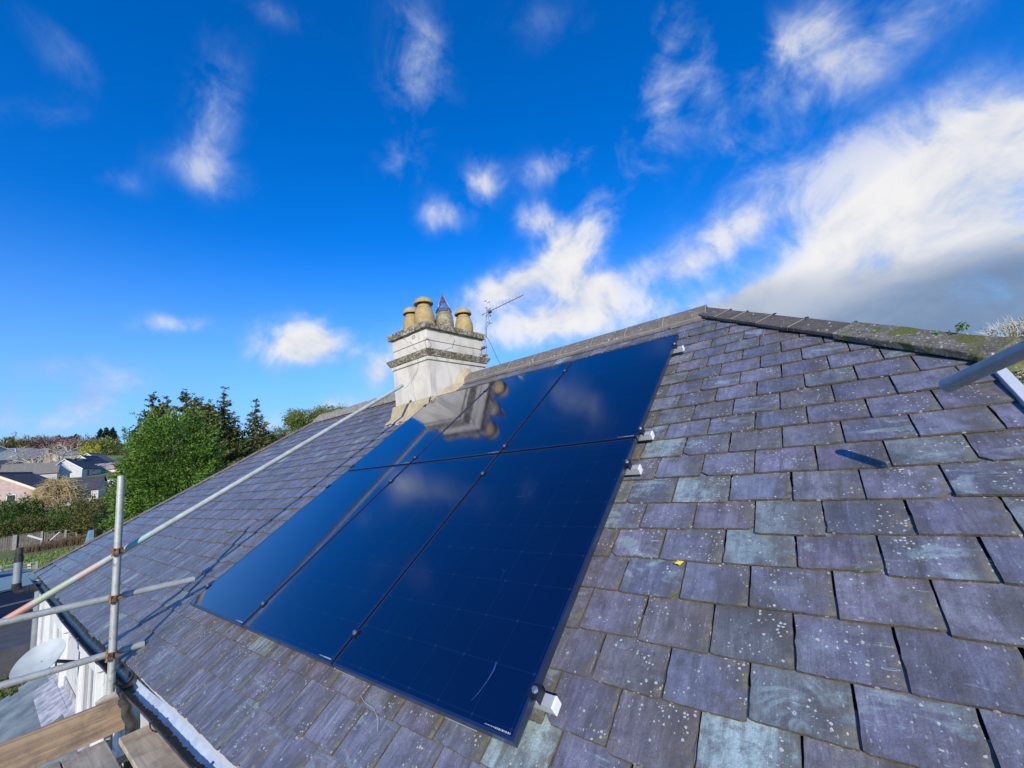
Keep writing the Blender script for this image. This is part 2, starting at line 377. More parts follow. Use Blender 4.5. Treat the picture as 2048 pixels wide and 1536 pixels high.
M['hip'] = rough_stone('hip_tile', (.075,.066,.062), (.125,.108,.09), (.055,.05,.046), .16, 1.2, .05, .9)
M['hip_mossy'] = rough_stone('hip_mossy', (.095,.088,.07), (.17,.155,.12), (.34,.33,.27), .7, 1.3, .55, 1.1)
M['hip_end'] = rough_stone('hip_end', (.12,.11,.08), (.18,.17,.09), (.25,.24,.12), .35, 1.3, .95, .8)
M['rough_mortar'] = rough_stone('rough_mortar', (.22,.20,.17), (.33,.30,.25), (.12,.11,.10), .5, 1.6, 0, 1.2)
M['coping'] = rough_stone('coping', (.21,.175,.12), (.60,.53,.40), (.055,.048,.03), .7, .62, .16, 1.3)
M['underlay'] = simple('underlay', (.03,.028,.026), .9)
def render_mat(name, c1, c2, crack=(.16,.15,.14), stain=.6):
    m, t, p = mat(name); oc = t.new('ShaderNodeTexCoord').outputs['Object']
    n = t.noise(oc, 2.4, 7, .62); base = t.mix(t.rng(n, .3, .7), c1, c2)
    drip = t.noise(t.mapping(oc, sc=(9, 9, 1.1)), 1.0, 5, .6)
    base = t.mix(t.rng(drip, .50, .72, 0, stain), base, (.34, .32, .28))
    pw = t.noise(t.mapping(oc, sc=(3, 3, 3)), 1.0, 6, .66); base = t.mix(t.rng(pw, .56, .62, 0, stain*.6), base, (.47, .40, .36))
    bl = t.noise(oc, 30, 4, .7); base = t.mix(t.rng(bl, .6, .75, 0, .3), base, (.45, .43, .40))
    w = t.noise(oc, 2.0, 3); wv = t.vmath('ADD', oc, t.vmath('SCALE', t.comb(w, t.noise(oc, 2.7, 2), w), scale=.55))
    v = t.voro(wv, 1.55, 'DISTANCE_TO_EDGE'); cr = t.math('MULTIPLY', t.rng(v.outputs['Distance'], .016, .005), t.rng(t.noise(oc, 1.7, 2), .44, .52))
    base = t.mix(t.math('MULTIPLY', cr, .75), base, crack)
    t.put(p.inputs['Base Color'], base); p.inputs['Roughness'].default_value = .88
    t.put(p.inputs['Normal'], t.bump(t.math('SUBTRACT', t.math('MULTIPLY', t.noise(oc, 40, 6), .4), cr), .35, .008))
    return m
M['chimney'] = render_mat('chimney_render', (.52,.475,.40), (.69,.64,.545))
M['wall'] = render_mat('wall_render', (.47,.465,.46), (.58,.575,.56), stain=.4)
M['tan'] = rough_stone('tan_mortar', (.37,.30,.18), (.49,.41,.26), (.31,.26,.17), .05, .8, 0, .4)
M['pot'] = rough_stone('pot_clay', (.34,.25,.105), (.45,.335,.15), (.23,.17,.085), .05, .9, 0, .25)
M['pot_weathered'] = rough_stone('pot_weathered', (.16,.14,.09), (.40,.35,.23), (.07,.065,.05), .15, .9, .2, .7)
M['pot_dark'] = simple('pot_dark', (.05,.035,.025), .9)
M['cage'] = simple('rusty_wire', (.12,.12,.20), .45, .6, .4, 30, tint=(.20,.13,.14))
def galv(name, c, tint, patch=(.45,.42,.33)):
    m, t, p = mat(name); oc = t.new('ShaderNodeTexCoord').outputs['Object']
    n = t.noise(oc, 14, 7, .7); n2 = t.noise(oc, 70, 4, .65)
    b = t.mix(t.rng(n, .35, .65), c, tint); b = t.mix(t.rng(n2, .50, .62, 0, .75), b, patch)
    b = t.mix(t.rng(t.noise(oc, 21, 7, .72), .55, .66, 0, .8), b, (.19,.16,.11))
    t.put(p.inputs['Base Color'], b); p.inputs['Metallic'].default_value = .35
    t.put(p.inputs['Roughness'], t.rng(n2, .3, .7, .42, .62))
    t.put(p.inputs['Normal'], t.bump(n2, .25, .002)); return m
M['galv'] = galv('galvanised', (.38,.40,.37), (.50,.52,.48))
M['galv_dull'] = galv('galvanised_dull', (.30,.31,.29), (.37,.385,.36), (.33,.33,.30))
M['galv_blue'] = galv('galvanised_close', (.26,.29,.32), (.33,.36,.39), (.30,.33,.35))
def painted_tube():
    m, t, p = mat('tube_bands'); oc = t.new('ShaderNodeTexCoord').outputs['Object']; y = t.sep(oc)[1]
    n = t.noise(oc, 14, 7, .7); b = t.mix(t.rng(n, .35, .65), (.37,.39,.36), (.50,.52,.47))
    b = t.mix(t.math('MULTIPLY', t.rng(y, -.80, -.90), t.rng(y, -1.6, -1.5)), b, (.62, .30, .19))
    b = t.mix(t.math('MULTIPLY', t.rng(y, -.50, -.53), t.rng(y, -.66, -.62)), b, (.60, .44, .33))
    b = t.mix(t.math('MULTIPLY', t.rng(y, -.64, -.70), t.rng(y, -.86, -.80)), b, (.44, .47, .30))
    b = t.mix(t.math('MULTIPLY', t.rng(y, -.36, -.33), t.rng(y, -.20, -.24)), b, (.36, .55, .44))
    b = t.mix(t.rng(t.noise(oc, 33, 6, .7), .62, .74, 0, .5), b, (.2,.17,.13))
    t.put(p.inputs['Base Color'], b); p.inputs['Roughness'].default_value = .55; p.inputs['Metallic'].default_value = .2; return m
M['tube_bands'] = painted_tube()
M['rust'] = simple('rusty_iron', (.16,.09,.055), .75, .4, .5, 40, .5, 120, tint=(.24,.13,.07))
M['steel'] = simple('bolt_steel', (.62,.62,.60), .28, .9, .1)
M['alu'] = simple('mill_aluminium', (.66,.66,.65), .42, .55, .06, 3, .05)
M['white_cap'] = simple('white_cap', (.78,.78,.76), .45, 0, .05)
M['frame'] = simple('black_frame', (.13,.17,.25), .33, .95, .1, 3, .03)  # black anodising, with the blue of the reflected sky put into its colour
M['clamp'] = simple('black_clamp', (.02,.025,.04), .35, .5, .1)
M['black_pvc'] = simple('black_pvc', (.016,.017,.019), .32, 0, .3, 12, .08, tint=(.05,.05,.05))
M['grey_pvc'] = simple('grey_pvc', (.22,.25,.27), .45, 0, .12, 8)
M['gutter_in'] = simple('gutter_lining', (.42,.50,.60), .35, 0, .15, 14, .1)
M['ragged_dark'] = rough_stone('gutter_dark', (.035,.035,.03), (.06,.06,.045), (.08,.08,.06), .1, 2.5, .2, .9)
M['white_paint'] = simple('white_paint', (.66,.66,.65), .5, 0, .06, 5, .05)
M['window'] = simple('window_glass', (.03,.04,.045), .08, 0, .2, 2, 0)
M['lead'] = simple('lead', (.20,.21,.23), .5, .3, .2, 8)
def wood(name, c1, c2, ax=1, dark=(.13,.085,.05), sc=1.0):
    m, t, p = mat(name); oc = t.new('ShaderNodeTexCoord').outputs['Object']
    s = [38*sc, 38*sc, 38*sc]; s[ax] = 1.8*sc
    g = t.noise(t.mapping(oc, sc=s), 1.0, 6, .62, .6); n = t.noise(oc, 5, 6, .65)
    b = t.mix(t.rng(g, .35, .7), c1, c2); b = t.mix(t.rng(n, .42, .66, 0, .75), b, dark)
    kv = t.voro(t.mapping(oc, sc=[5.5 if i != ax else 1.9 for i in range(3)]), 1.0); k = t.rng(kv.outputs['Distance'], .11, .05)
    b = t.mix(t.math('MULTIPLY', k, .8), b, (.16,.09,.04))
    fine = t.noise(oc, 120, 3, .7); b = t.mix(t.rng(fine, .55, .75, 0, .35), b, (.45,.40,.31))
    t.put(p.inputs['Base Color'], b); p.inputs['Roughness'].default_value = .85
    t.put(p.inputs['Normal'], t.bump(g, .4, .004)); return m
M['toe_wood'] = wood('toe_board_wood', (.25,.175,.115), (.42,.30,.18), 1, (.14,.105,.08))
M['deck_wood'] = wood('deck_wood', (.40,.34,.26), (.54,.47,.37), 0, (.24,.19,.14))
M['deck_wood_grey'] = wood('deck_wood_grey', (.33,.30,.25), (.46,.42,.35), 0, (.19,.17,.14))
def glass_material():
    m, t, p = mat('panel_glass'); oc = t.new('ShaderNodeTexCoord').outputs['Object']; s = t.sep(oc)
    # object space: x 0..W, y 0..H in the panel's plane
    def line(co, off, pitch, w):
        f = t.math('FRACT', t.math('DIVIDE', t.math('SUBTRACT', co, off), pitch))
        return t.math('LESS_THAN', t.math('ABSOLUTE', t.math('SUBTRACT', f, .5)), w)
    cx = line(s[0], .025 - .5 * .1807, .1807, .006); cy = line(s[1], .03 - .5 * .182, .182, .006)
    g = t.math('MAXIMUM', cx, cy)
    fx = t.math('ABSOLUTE', t.math('SUBTRACT', t.math('FRACT', t.math('DIVIDE', t.math('SUBTRACT', s[0], .025 - .5*.1807), .1807)), .5))
    fy = t.math('ABSOLUTE', t.math('SUBTRACT', t.math('FRACT', t.math('DIVIDE', t.math('SUBTRACT', s[1], .03 - .5*.182), .182)), .5))
    dm = t.math('LESS_THAN', t.math('ADD', fx, fy), .035)
    bb = line(s[0], 0, .0181, .03)
    n = t.noise(oc, 1.3, 4)
    b = t.mix(t.rng(n, .3, .7), (.0010,.0020,.022), (.0012,.0026,.030))
    b = t.mix(t.math('MULTIPLY', bb, .10), b, (.02,.03,.08))
    b = t.mix(t.math('MULTIPLY', g, .42), b, (.014,.024,.07)); b = t.mix(t.math('MULTIPLY', dm, .45), b, (.03,.035,.07))
    t.put(p.inputs['Base Color'], b)
    sm = t.noise(t.mapping(oc, rot=(0,0,.7), sc=(7, 1.6, 1)), 1.0, 5, .6, 1.0)
    t.put(p.inputs['Roughness'], t.rng(sm, .45, .8, .085, .15)); p.inputs['IOR'].default_value = 1.5; p.inputs['Coat Weight'].default_value = 1.0; p.inputs['Coat IOR'].default_value = 1.72; t.put(p.inputs['Coat Roughness'], t.rng(sm, .45, .8, .06, .12))
    # wipe marks and dust flecks
    sv = t.voro(t.mapping(oc, rot=(0,0,.6), sc=(3.2, 1.4, 1)), 1.6, 'DISTANCE_TO_EDGE'); 
    wm = t.math('MULTIPLY', t.rng(sv.outputs['Distance'], .006, .001), t.rng(t.noise(oc, 2.6, 2), .60, .66))
    d = t.new('ShaderNodeBsdfDiffuse'); d.inputs[0].default_value = (.10, .16, .30, 1)
    mx = t.new('ShaderNodeMixShader'); t.put(mx.inputs[0], t.math('MULTIPLY', wm, .18))
    out = m.node_tree.nodes['Material Output']
    t.l.new(p.outputs[0], mx.inputs[1]); t.l.new(d.outputs[0], mx.inputs[2]); t.l.new(mx.outputs[0], out.inputs[0])
    t.put(p.inputs['Normal'], t.bump(t.noise(oc, 2.2, 2), .03, .01))
    return m
M['glass'] = glass_material()
def foliage(name, a, b, trans=.25, sc=1.2):
    m, t, p = mat(name); oc = t.new('ShaderNodeTexCoord').outputs['Object']
    geo = t.new('ShaderNodeNewGeometry'); ri = geo.outputs['Random Per Island']
    n = t.noise(oc, sc, 3)
    f = t.math('ADD', t.math('MULTIPLY', ri, .55), t.math('MULTIPLY', t.rng(n, .3, .7), .45))
    t.put(p.inputs['Base Color'], t.mix(f, a, b)); p.inputs['Roughness'].default_value = .6
    p.inputs['Specular IOR Level'].default_value = .25
    tr = t.new('ShaderNodeBsdfTranslucent'); t.put(tr.inputs[0], t.mix(f, a, b))
    mx = t.new('ShaderNodeMixShader'); mx.inputs[0].default_value = trans
    out = m.node_tree.nodes['Material Output']
    t.l.new(p.outputs[0], mx.inputs[1]); t.l.new(tr.outputs[0], mx.inputs[2]); t.l.new(mx.outputs[0], out.inputs[0])
    return m
M['cypress'] = foliage('cypress_leaf', (.028,.082,.012), (.19,.32,.045), .16, .7)
M['spruce'] = foliage('spruce_leaf', (.045,.065,.018), (.17,.19,.055))
M['spruce_tip'] = foliage('spruce_brown', (.12,.095,.035), (.24,.19,.08))
M['pine'] = foliage('pine_leaf', (.10,.13,.03), (.30,.32,.10))
M['dark_conifer'] = foliage('dark_conifer', (.022,.04,.03), (.06,.085,.06))
M['hedge_leaf'] = foliage('hedge_leaf', (.03,.075,.012), (.115,.18,.035))
M['hedge_dark'] = foliage('hedge_dark', (.018,.04,.018), (.05,.085,.035))
M['bramble'] = foliage('bramble_leaf', (.07,.075,.02), (.17,.16,.05))
M['dry'] = foliage('dry_stem', (.11,.07,.045), (.24,.17,.10), .1)
M['yellow'] = foliage('yellow_leaf', (.35,.33,.02), (.60,.55,.05))
M['reddish'] = foliage('reddish_twig', (.17,.10,.085), (.30,.20,.17), .1)
M['bark'] = simple('bark', (.13,.10,.07), .9, 0, .3, 20, .4)
M['bare_bark'] = simple('bare_bark', (.48,.44,.33), .9, 0, .25, 12, .3)
M['gold_twig'] = simple('gold_twig', (.46,.36,.18), .9, 0, .25, 6, .2)
M['purple_twig'] = simple('purple_twig', (.22,.18,.19), .9, 0, .25, 6, .2)
def ground_mat():
    m, t, p = mat('terrain'); oc = t.new('ShaderNodeTexCoord').outputs['Object']
    n = t.noise(oc, .5, 8, .65); n2 = t.noise(oc, 5, 5, .7)
    b = t.mix(t.rng(n, .35, .65), (.10,.145,.03), (.17,.22,.055)); b = t.mix(t.rng(n2, .5, .7, 0, .6), b, (.20,.18,.08))
    big = t.noise(oc, .02, 3); b = t.mix(t.rng(big, .5, .6, 0, .5), b, (.10,.09,.05))
    t.put(p.inputs['Base Color'], b); p.inputs['Roughness'].default_value = .95
    t.put(p.inputs['Normal'], t.bump(n2, .6, .08)); return m
M['ground'] = ground_mat()
M['asphalt'] = simple('asphalt', (.075,.075,.08), .9, 0, .2, 3, .3)
M['dish'] = simple('dish_grey', (.42,.46,.45), .55, .1, .12, 5, .08)
M['porch_slate'] = simple('porch_slate', (.15,.175,.175), .5, 0, .25, 3, .25, 40, .004, tint=(.19,.22,.21))
M['lead_pale'] = simple('lead_pale', (.33,.33,.36), .55, .2, .3, 9, .2, tint=(.45,.43,.44))
M['yellow_leaf'] = simple('fallen_leaf', (.75,.58,.02), .5, 0, .15, 80)
M['brown_roof'] = simple('brown_roof', (.21,.19,.155), .85, 0, .2, 3, .5, 12, .05)
M['dark_roof'] = simple('dark_roof', (.055,.052,.06), .8, 0, .25, 2, .5, 12, .05)
M['grey_roof'] = simple('grey_roof', (.20,.18,.19), .8, 0, .2, 2, .5, 12, .05)
M['tan_roof'] = simple('tan_roof', (.33,.27,.22), .85, 0, .2, 2, .5, 12, .05)
M['pink_wall'] = simple('pink_wall', (.44,.32,.29), .9, 0, .12, 2, .4, 20, .03)
M['cream'] = simple('cream_paint', (.72,.60,.43), .8, 0, .08)
M['blue_wall'] = simple('blue_slate_hung', (.40,.47,.55), .7, 0, .12, 3)
M['chim_brick'] = simple('chimney_brick', (.36,.27,.2), .9, 0, .3, 5)
M['terracotta'] = simple('terracotta', (.42,.2,.12), .8, 0, .2)
M['solar_blue'] = simple('solar_blue', (.04,.10,.16), .2, 0, .2)
M['concrete'] = simple('concrete_post', (.33,.32,.27), .9, 0, .2, 8, .4)
M['fence_wood'] = wood('fence_wood', (.15,.13,.11), (.24,.21,.17), 2, (.09,.075,.06), .25)
M['car_body'] = simple('car_body', (.022,.035,.075), .14, .3, .05, 2, 0)
M['car_roof'] = simple('car_roof', (.10,.17,.28), .12, .3, .05, 2, 0)
M['chrome'] = simple('chrome', (.7,.7,.7), .15, .9, .05, 2, 0)
M['car_glass'] = simple('car_glass', (.16,.26,.30), .08, .1, .1, 2, 0)  # pale tint stands in for sky mirrored in the panes
M['tyre'] = simple('tyre', (.02,.02,.02), .8)
M['blue_sheet'] = simple('blue_grey_panel', (.17,.27,.38), .5, 0, .15, 4)
M['tarpaulin'] = simple('blue_cover', (.16,.36,.75), .5, 0, .1)
M['green_roof'] = simple('green_roof', (.16,.5,.12), .6, 0, .1)
M['grass_blade'] = foliage('grass_blade', (.10,.18,.03), (.28,.34,.08), .2, .4)

M['pointing'] = simple('pointing', (.27,.24,.20), .9, 0, .15)
M['mark'] = simple('mark_print', (.40,.42,.46), .5, 0, .1)

M['verge'] = simple('verge_paint', (.50,.52,.55), .5, 0, .06)
M['smear'] = simple('glass_smear', (.02,.045,.16), .6, 0, .3, 40, 0)
M['stalk'] = simple('stalk', (.52,.47,.38), .8, 0, .1)
M['weed_leaf'] = foliage('weed_leaf', (.08,.16,.04), (.22,.34,.10))
# ================================================================ setting
def terrain():
    b = MB(); ds = [0,4,8,12,16,20,25,30,35,42,50,60,70,82,95,110,130,150,175,200,250,300,350,400,550,800,1400,2600]; na = 120
    vs = [Vector((CAM.x, CAM.y, -5.5))]
    for d in ds[1:]:
        for k in range(na):
            a = 2*PI*k/na; x = CAM.x + d*math.cos(a); y = CAM.y + d*math.sin(a)
            z = tz(x, y) + (noise.noise(Vector((x*.05, y*.05, 0))) * min(1.2, d*.02) if d > 8 else 0)
            vs.append(Vector((x, y, z)))
    fs = [(0, 1+k, 1+(k+1) % na) for k in range(na)]
    for i in range(len(ds) - 2):
        for k in range(na):
            a = 1+i*na; c = a+na
            fs.append((a+k, c+k, c+(k+1) % na, a+(k+1) % na))
    b.add(vs, fs); return b.build('ground', M['ground'], smooth=True, kind='structure')
terrain()
# ================================================================ the house with the slate roof
house = empty('slate_roofed_house', (-5, 3.5, -5.4), 'white rendered house with purple slate hipped roof carrying the solar panels', 'house')
VR = 4.16                      # ridge, measured up the slope
HL = ((-8.30+.02, 4.16), (-12.32, -.56))      # left hip line (u, v)
HR = ((.17, 4.16), (1.74, 2.27))              # right hip line
UV_ = 1.62                     # verge on the right
def clip(poly, p, n):          # keep the side where (q-p).n >= 0
    out = []
    for i in range(len(poly)):
        a = poly[i]; b = poly[(i+1) % len(poly)]
        da = (a[0]-p[0])*n[0] + (a[1]-p[1])*n[1]; db = (b[0]-p[0])*n[0] + (b[1]-p[1])*n[1]
        if da >= 0: out.append(a)
        if (da >= 0) != (db >= 0):
            t = da/(da-db); out.append((a[0]+(b[0]-a[0])*t, a[1]+(b[1]-a[1])*t))
    return out
def hipn(H, side):
    dx, dy = H[1][0]-H[0][0], H[1][1]-H[0][1]; L = math.hypot(dx, dy); n = (dy/L, -dx/L)
    return n if n[0]*side > 0 else (-n[0], -n[1])
nL = hipn(HL, 1); nR = hipn(HR, -1)
def ed(x): return -min(.055, .014*max(0, -x-1.6))       # the eaves line drifts down to the left
def slate_course(b, attrs, v0_, u_off, ua, ub, rng, base_h=0.0):
    W = .254; T = .0105; L = .29; v0 = v0_
    k0 = int(math.floor((ua - u_off)/W)); k1 = int(math.ceil((ub - u_off)/W))
    je = {}
    for k in range(k0, k1+2): je[k] = u_off + W*k + rng.gauss(0, .004)
    for k in range(k0, k1+1):
        a, c = je[k], je[k+1]; uc = (a+c)/2
        if uc < ua - .2 or uc > ub + .2: continue
        near = uc > -2.6
        if v0_ < -.3: v0 = v0_ + ed(uc)
        gapL = .0026 + abs(rng.gauss(0, .0014)); gapR = .0026 + abs(rng.gauss(0, .0014))
        dv = rng.gauss(0, .0035); rot = rng.gauss(0, .004)
        if rng.random() < .03: dv -= rng.uniform(.008, .022)
        lift = base_h + .019 + max(-.002, rng.gauss(0, .0016)); 
        nb, ns = (16, 9) if near else ((8, 4) if uc > -5.5 else (4, 2))
        jag = .0022 if near else .0015
        bl = rng.random() < .16; br = rng.random() < .16
        cl, cr = (rng.uniform(.008, .034) if bl else rng.uniform(.001,.004)), (rng.uniform(.008, .034) if br else rng.uniform(.001,.004))
        sd = rng.random()*99; rj = .0045 if rng.random() < .35 else .0016   # ragged long edges on some
        pts = []
        def nzv(x, s=9.): return noise.noise(Vector((x*s, sd, 0)))
        for i in range(nb+1):
            f = i/nb; u = a+gapL + (c-gapR-a-gapL)*f
            d = 0
            if f*W < cl*1.1: d += (cl*1.1 - f*W)*.85
            if (1-f)*W < cr*1.1: d += (cr*1.1 - (1-f)*W)*.85
            pts.append((u, v0 + dv + d + nzv(f*W, 40)*jag + nzv(f*W+5, 11)*jag*1.3 + (f-.5)*W*rot*3))
        for i in range(1, ns+1):
            f = i/ns; vv = pts[nb][1] + (v0+L-pts[nb][1])*f
            pts.append((c-gapR + nzv(vv+9, 45)*rj - (abs(nzv(vv+3, 20))*rj), vv))
        for i in range(0, ns):
            f = 1 - i/ns; vv = pts[0][1] + (v0+L-pts[0][1])*f
            pts.append((a+gapL + nzv(vv+19, 45)*rj + (abs(nzv(vv+13, 20))*rj), vv))
        if uc < HL[0][0]+1 : pts = clip(pts, HL[0], nL)
        if uc > HR[0][0]-.4 and v0 > HR[1][1]-.35: pts = clip(pts, HR[0], nR)
        if uc > UV_-.3: pts = clip(pts, (UV_, 0), (-1, 0))
        if v0 + L > VR: pts = clip(pts, (0, VR), (0, -1))
        if len(pts) < 3: continue
        r1, r2, r3 = rng.random(), rng.random(), rng.random()
        m_ = len(pts); top = []; bot = []
        for (u, v) in pts:
            f = (v - v0)/L; h = lift*(1-f) + .0005*f
            top.append(rp(u, v, h)); bot.append(rp(u, v, h - T))
        base = len(b.v); b.v += [tuple(q) for q in top + bot]
        b.f.append(tuple(base+i for i in range(m_))); b.m.append(0)
        attrs.append([(r1, r2, r3, (u-a)/W, (v-v0)/.1915) for u, v in pts])
        for i in range(m_):
            j = (i+1) % m_
            b.f.append((base+i, base+m_+i, base+m_+j, base+j)); b.m.append(1)
            attrs.append([(r1, r2, r3, (pts[q][0]-a)/W, 0) for q in (i, i, j, j)])
def slate_sheet(name, courses, parent, label=None):
    b = MB(); attrs = []; rng = random.Random(11)
    for c in courses: slate_course(b, attrs, *c, rng=rng)
    o = b.build(name, [M['slate'], M['slate_edge']], parent, label=label); me = o.data
    uvl = me.uv_layers.new(name='UVMap'); ca = me.attributes.new('sl', 'FLOAT_VECTOR', 'CORNER')
    uvs = []; cs = []
    for f in attrs:
        for q in f: uvs += [q[3], q[4]]; cs += [q[0], q[1], q[2]]
    uvl.data.foreach_set('uv', uvs); ca.data.foreach_set('vector', cs)
    return o
CV = [(-.06,.09), (.117,.0), (.30,.135), (.476,.012), (.672,.135), (.86,.025), (1.045,.138), (1.23,.028), (1.425,.14), (1.62,.01), (1.815,.132), (2.0,.01), (2.2,.14), (2.39,.028), (2.59,.148), (2.785,.032), (2.975,.15), (3.165,.03), (3.36,.15), (3.55,.035), (3.74,.15), (3.925,.03)]
CV = [(-.452,-.10), (-.442,.02), (-.25,.15)] + CV
courses = []
for v0, off in CV:
    fl = (HL[0][1]-v0)/(HL[0][1]-HL[1][1]); ul = HL[0][0] + (HL[1][0]-HL[0][0])*fl - .1
    ur = UV_ if v0 < HR[1][1] else HR[0][0] + (HR[1][0]-HR[0][0])*(HR[0][1]-v0)/(HR[0][1]-HR[1][1]) + .3
    courses.append((v0, off, ul, min(ur, UV_)))
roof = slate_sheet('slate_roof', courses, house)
b = MB()      # boarding under the slates, and the other slopes
quad = [rp(HL[0][0], VR, -.012), rp(HL[1][0], HL[1][1]+.10, -.012), rp(UV_-.01, -.40, -.012), rp(UV_-.01, 2.3, -.012), rp(HR[0][0], VR, -.012)]
b.add(quad + [q - Vector((0,0,.08)) for q in quad], [(0,1,2,3,4), (9,8,7,6,5)] + [(i, i+5, (i+1) % 5+5, (i+1) % 5) for i in range(5)])
b.build('roof_boarding', M['underlay'], roof)
RZ = rp(0, VR).z; RY = rp(0, VR).y; EZ = rp(0, -.45).z; EY = rp(0, -.45).y
# far slope, left hip slope, right half-hip slope
def far_slope(pts, name):
    b = MB(); vs = [Vector(p) for p in pts]; n = len(vs)
    b.add(vs + [v - Vector((0,0,.06)) for v in vs], [tuple(range(n)), tuple(reversed(range(n, 2*n)))] + [(i, i+n, (i+1) % n+n, (i+1) % n) for i in range(n)])
    o = b.build(name, M['slate_plain'], house); return o
def slate_plain():
    m, t, p = mat('slate_plain'); oc = t.new('ShaderNodeTexCoord').outputs['Object']; s = t.sep(oc)
    br = t.new('ShaderNodeTexBrick'); t.put(br.inputs[0], t.comb(t.math('ADD', s[0], s[1]), t.math('MULTIPLY', s[2], 1.85), 0))
    br.inputs['Color1'].default_value = (.10,.10,.14,1); br.inputs['Color2'].default_value = (.15,.15,.19,1); br.inputs['Mortar'].default_value = (.02,.02,.02,1)
    br.inputs['Scale'].default_value = 1; br.inputs['Mortar Size'].default_value = .006; br.inputs['Brick Width'].default_value = .3; br.inputs['Row Height'].default_value = .19
    n = t.noise(oc, 4, 6, .65); b = t.mix(t.rng(n, .4, .7, 0, .6), br.outputs[0], (.12,.12,.11))
    t.put(p.inputs['Base Color'], b); p.inputs['Roughness'].default_value = .55
    t.put(p.inputs['Normal'], t.bump(br.outputs['Fac'], -.4, .01)); return m
M['slate_plain'] = slate_plain()
yb = 2*RY - EY
far_slope([(HL[0][0], RY, RZ), (HR[0][0], RY, RZ), (1.6, RY+1.43, RZ-.93), (1.6, yb, EZ), (HL[1][0], yb, EZ)], 'roof_slope')
far_slope([(HL[0][0], RY, RZ), (HL[1][0], yb, EZ), (HL[1][0], EY, EZ)], 'roof_slope')
hz = rp(0, HR[1][1]).z; hy = rp(0, HR[1][1]).y
far_slope([(HR[0][0], RY, RZ), (HR[1][0], hy, hz), (HR[1][0], 2*RY-hy, hz)], 'roof_slope')
# walls
WY = EY + .055
b = MB(); z0 = -5.6; zt = EZ - .10
YR = .20     # the wall steps back beside the platform
pl = [(-12.1, WY), (-3.50, WY), (-3.50, YR), (1.5, YR), (1.5, yb-.1), (-12.1, yb-.1)]; npl = len(pl)
b.add([(x, y, z0) for x, y in pl] + [(x, y, zt) for x, y in pl], [(i, (i+1) % npl, (i+1) % npl+npl, i+npl) for i in range(npl)] + [tuple(range(npl, 2*npl))])
# gable up to the half hip
b.add([(1.5, WY+.02, zt), (1.5, yb-.12, zt), (1.5, 2*RY-hy, hz-.12), (1.5, hy, hz-.12)], [(0,1,2,3)])
wall = b.build('wall', M['wall'], house)
b = MB(); b.box((-7.81, WY-.012, EZ-.13), 8.6, .03, .15); b.build('fascia', M['white_paint'], house)
b = MB(); b.box((-1.0, WY-.012, EZ-.075), 5.0, .03, .045); b.build('tilting_fillet', M['verge'], house)
# raised dressings and windows on the front wall
def front_window(x0, x1, z0, z1, y=WY):
    f = MB()
    f.box(((x0+x1)/2, y-.03, z1+.07), x1-x0+.34, .07, .14); f.box(((x0+x1)/2, y-.04, z0-.05), x1-x0+.36, .12, .09)
    for x in (x0-.07, x1+.07): f.box((x, y-.025, (z0+z1)/2), .14, .06, z1-z0)
    w = f.build('window', M['white_paint'], house, bevel=.004)
    g = MB(); g.box(((x0+x1)/2, y-.008, (z0+z1)/2), x1-x0, .02, z1-z0); g.build('pane', M['window'], w)
    s = MB(); 
    for x in (x0+.03, x1-.03, (x0+x1)/2): s.box((x, y-.022, (z0+z1)/2), .05, .02, z1-z0)
    for z in (z0+.03, z1-.03, (z0+z1)/2): s.box(((x0+x1)/2, y-.024, z), x1-x0, .02, .05)
    s.build('sash', M['white_paint'], w)
front_window(-6.15, -5.25, -2.3, -.74); front_window(-8.9, -7.95, -2.3, -.82); front_window(-3.3, -2.6, -2.3, -.62, YR); front_window(-11.3, -10.4, -2.3, -.85)
b = MB()
for k in range(8): b.box((-4.4 + (.06 if k % 2 else 0), WY-.015, -.72-.3*k), .34 if k % 2 else .24, .03, .27)
b.build('quoin', M['white_paint'], house, bevel=.006)
# gutter: black half-round, outer lip visible, pale inside and ragged dark strip in the near length
def trough(name, x0, x1, mats, y=EY-.016, z=EZ-.075, r=.057, water=None, parent=house, nseg=24, sag=.0):
    b = MB(); n = 14; vs = []; nx = nseg
    for ring, rr, in ((0, r), (1, r-.005)):
        for i in range(nx+1):
            x = x0 + (x1-x0)*i/nx; dz = -sag*math.sin(PI*i/nx) + noise.noise(Vector((x*1.3, 3, 0)))*.006; dy = noise.noise(Vector((x*1.1, 8, 0)))*.007 + ed(x)*.84; dz += ed(x)*.54
            for k in range(n+1):
                a = PI + PI*k/n; vs.append((x, y + dy + rr*math.cos(a), z + dz + rr*math.sin(a)))
    fs = []; ms = []
    for ring in (0, 1):
        o_ = ring*(nx+1)*(n+1)
        for i in range(nx):
            for k in range(n):
                q = (o_+i*(n+1)+k, o_+(i+1)*(n+1)+k, o_+(i+1)*(n+1)+k+1, o_+i*(n+1)+k+1)
                fs.append(q if ring else tuple(reversed(q))); ms.append(ring)
    S = (nx+1)*(n+1)
    for i in range(nx):
        for k in (0, n):
            fs.append((i*(n+1)+k, (i+1)*(n+1)+k, S+(i+1)*(n+1)+k, S+i*(n+1)+k)); ms.append(0)
    for i in (0, nx):
        for k in range(n): fs.append((i*(n+1)+k, i*(n+1)+k+1, S+i*(n+1)+k+1, S+i*(n+1)+k)); ms.append(0)
    b.v = vs; b.f = fs; b.m = ms
    g = b.build(name, mats, parent, smooth=True)
    return g, y, z, r
g1, gy, gz, grr = trough('gutter', -12.2, -3.62, [M['black_pvc'], M['black_pvc']])
g2, _, _, _ = trough('gutter', -3.5, 1.7, [M['black_pvc'], M['gutter_in']], y=EY-.010, z=EZ-.09, r=.057)
g2['label'] = 'near length of black gutter, pale blue grey inside'
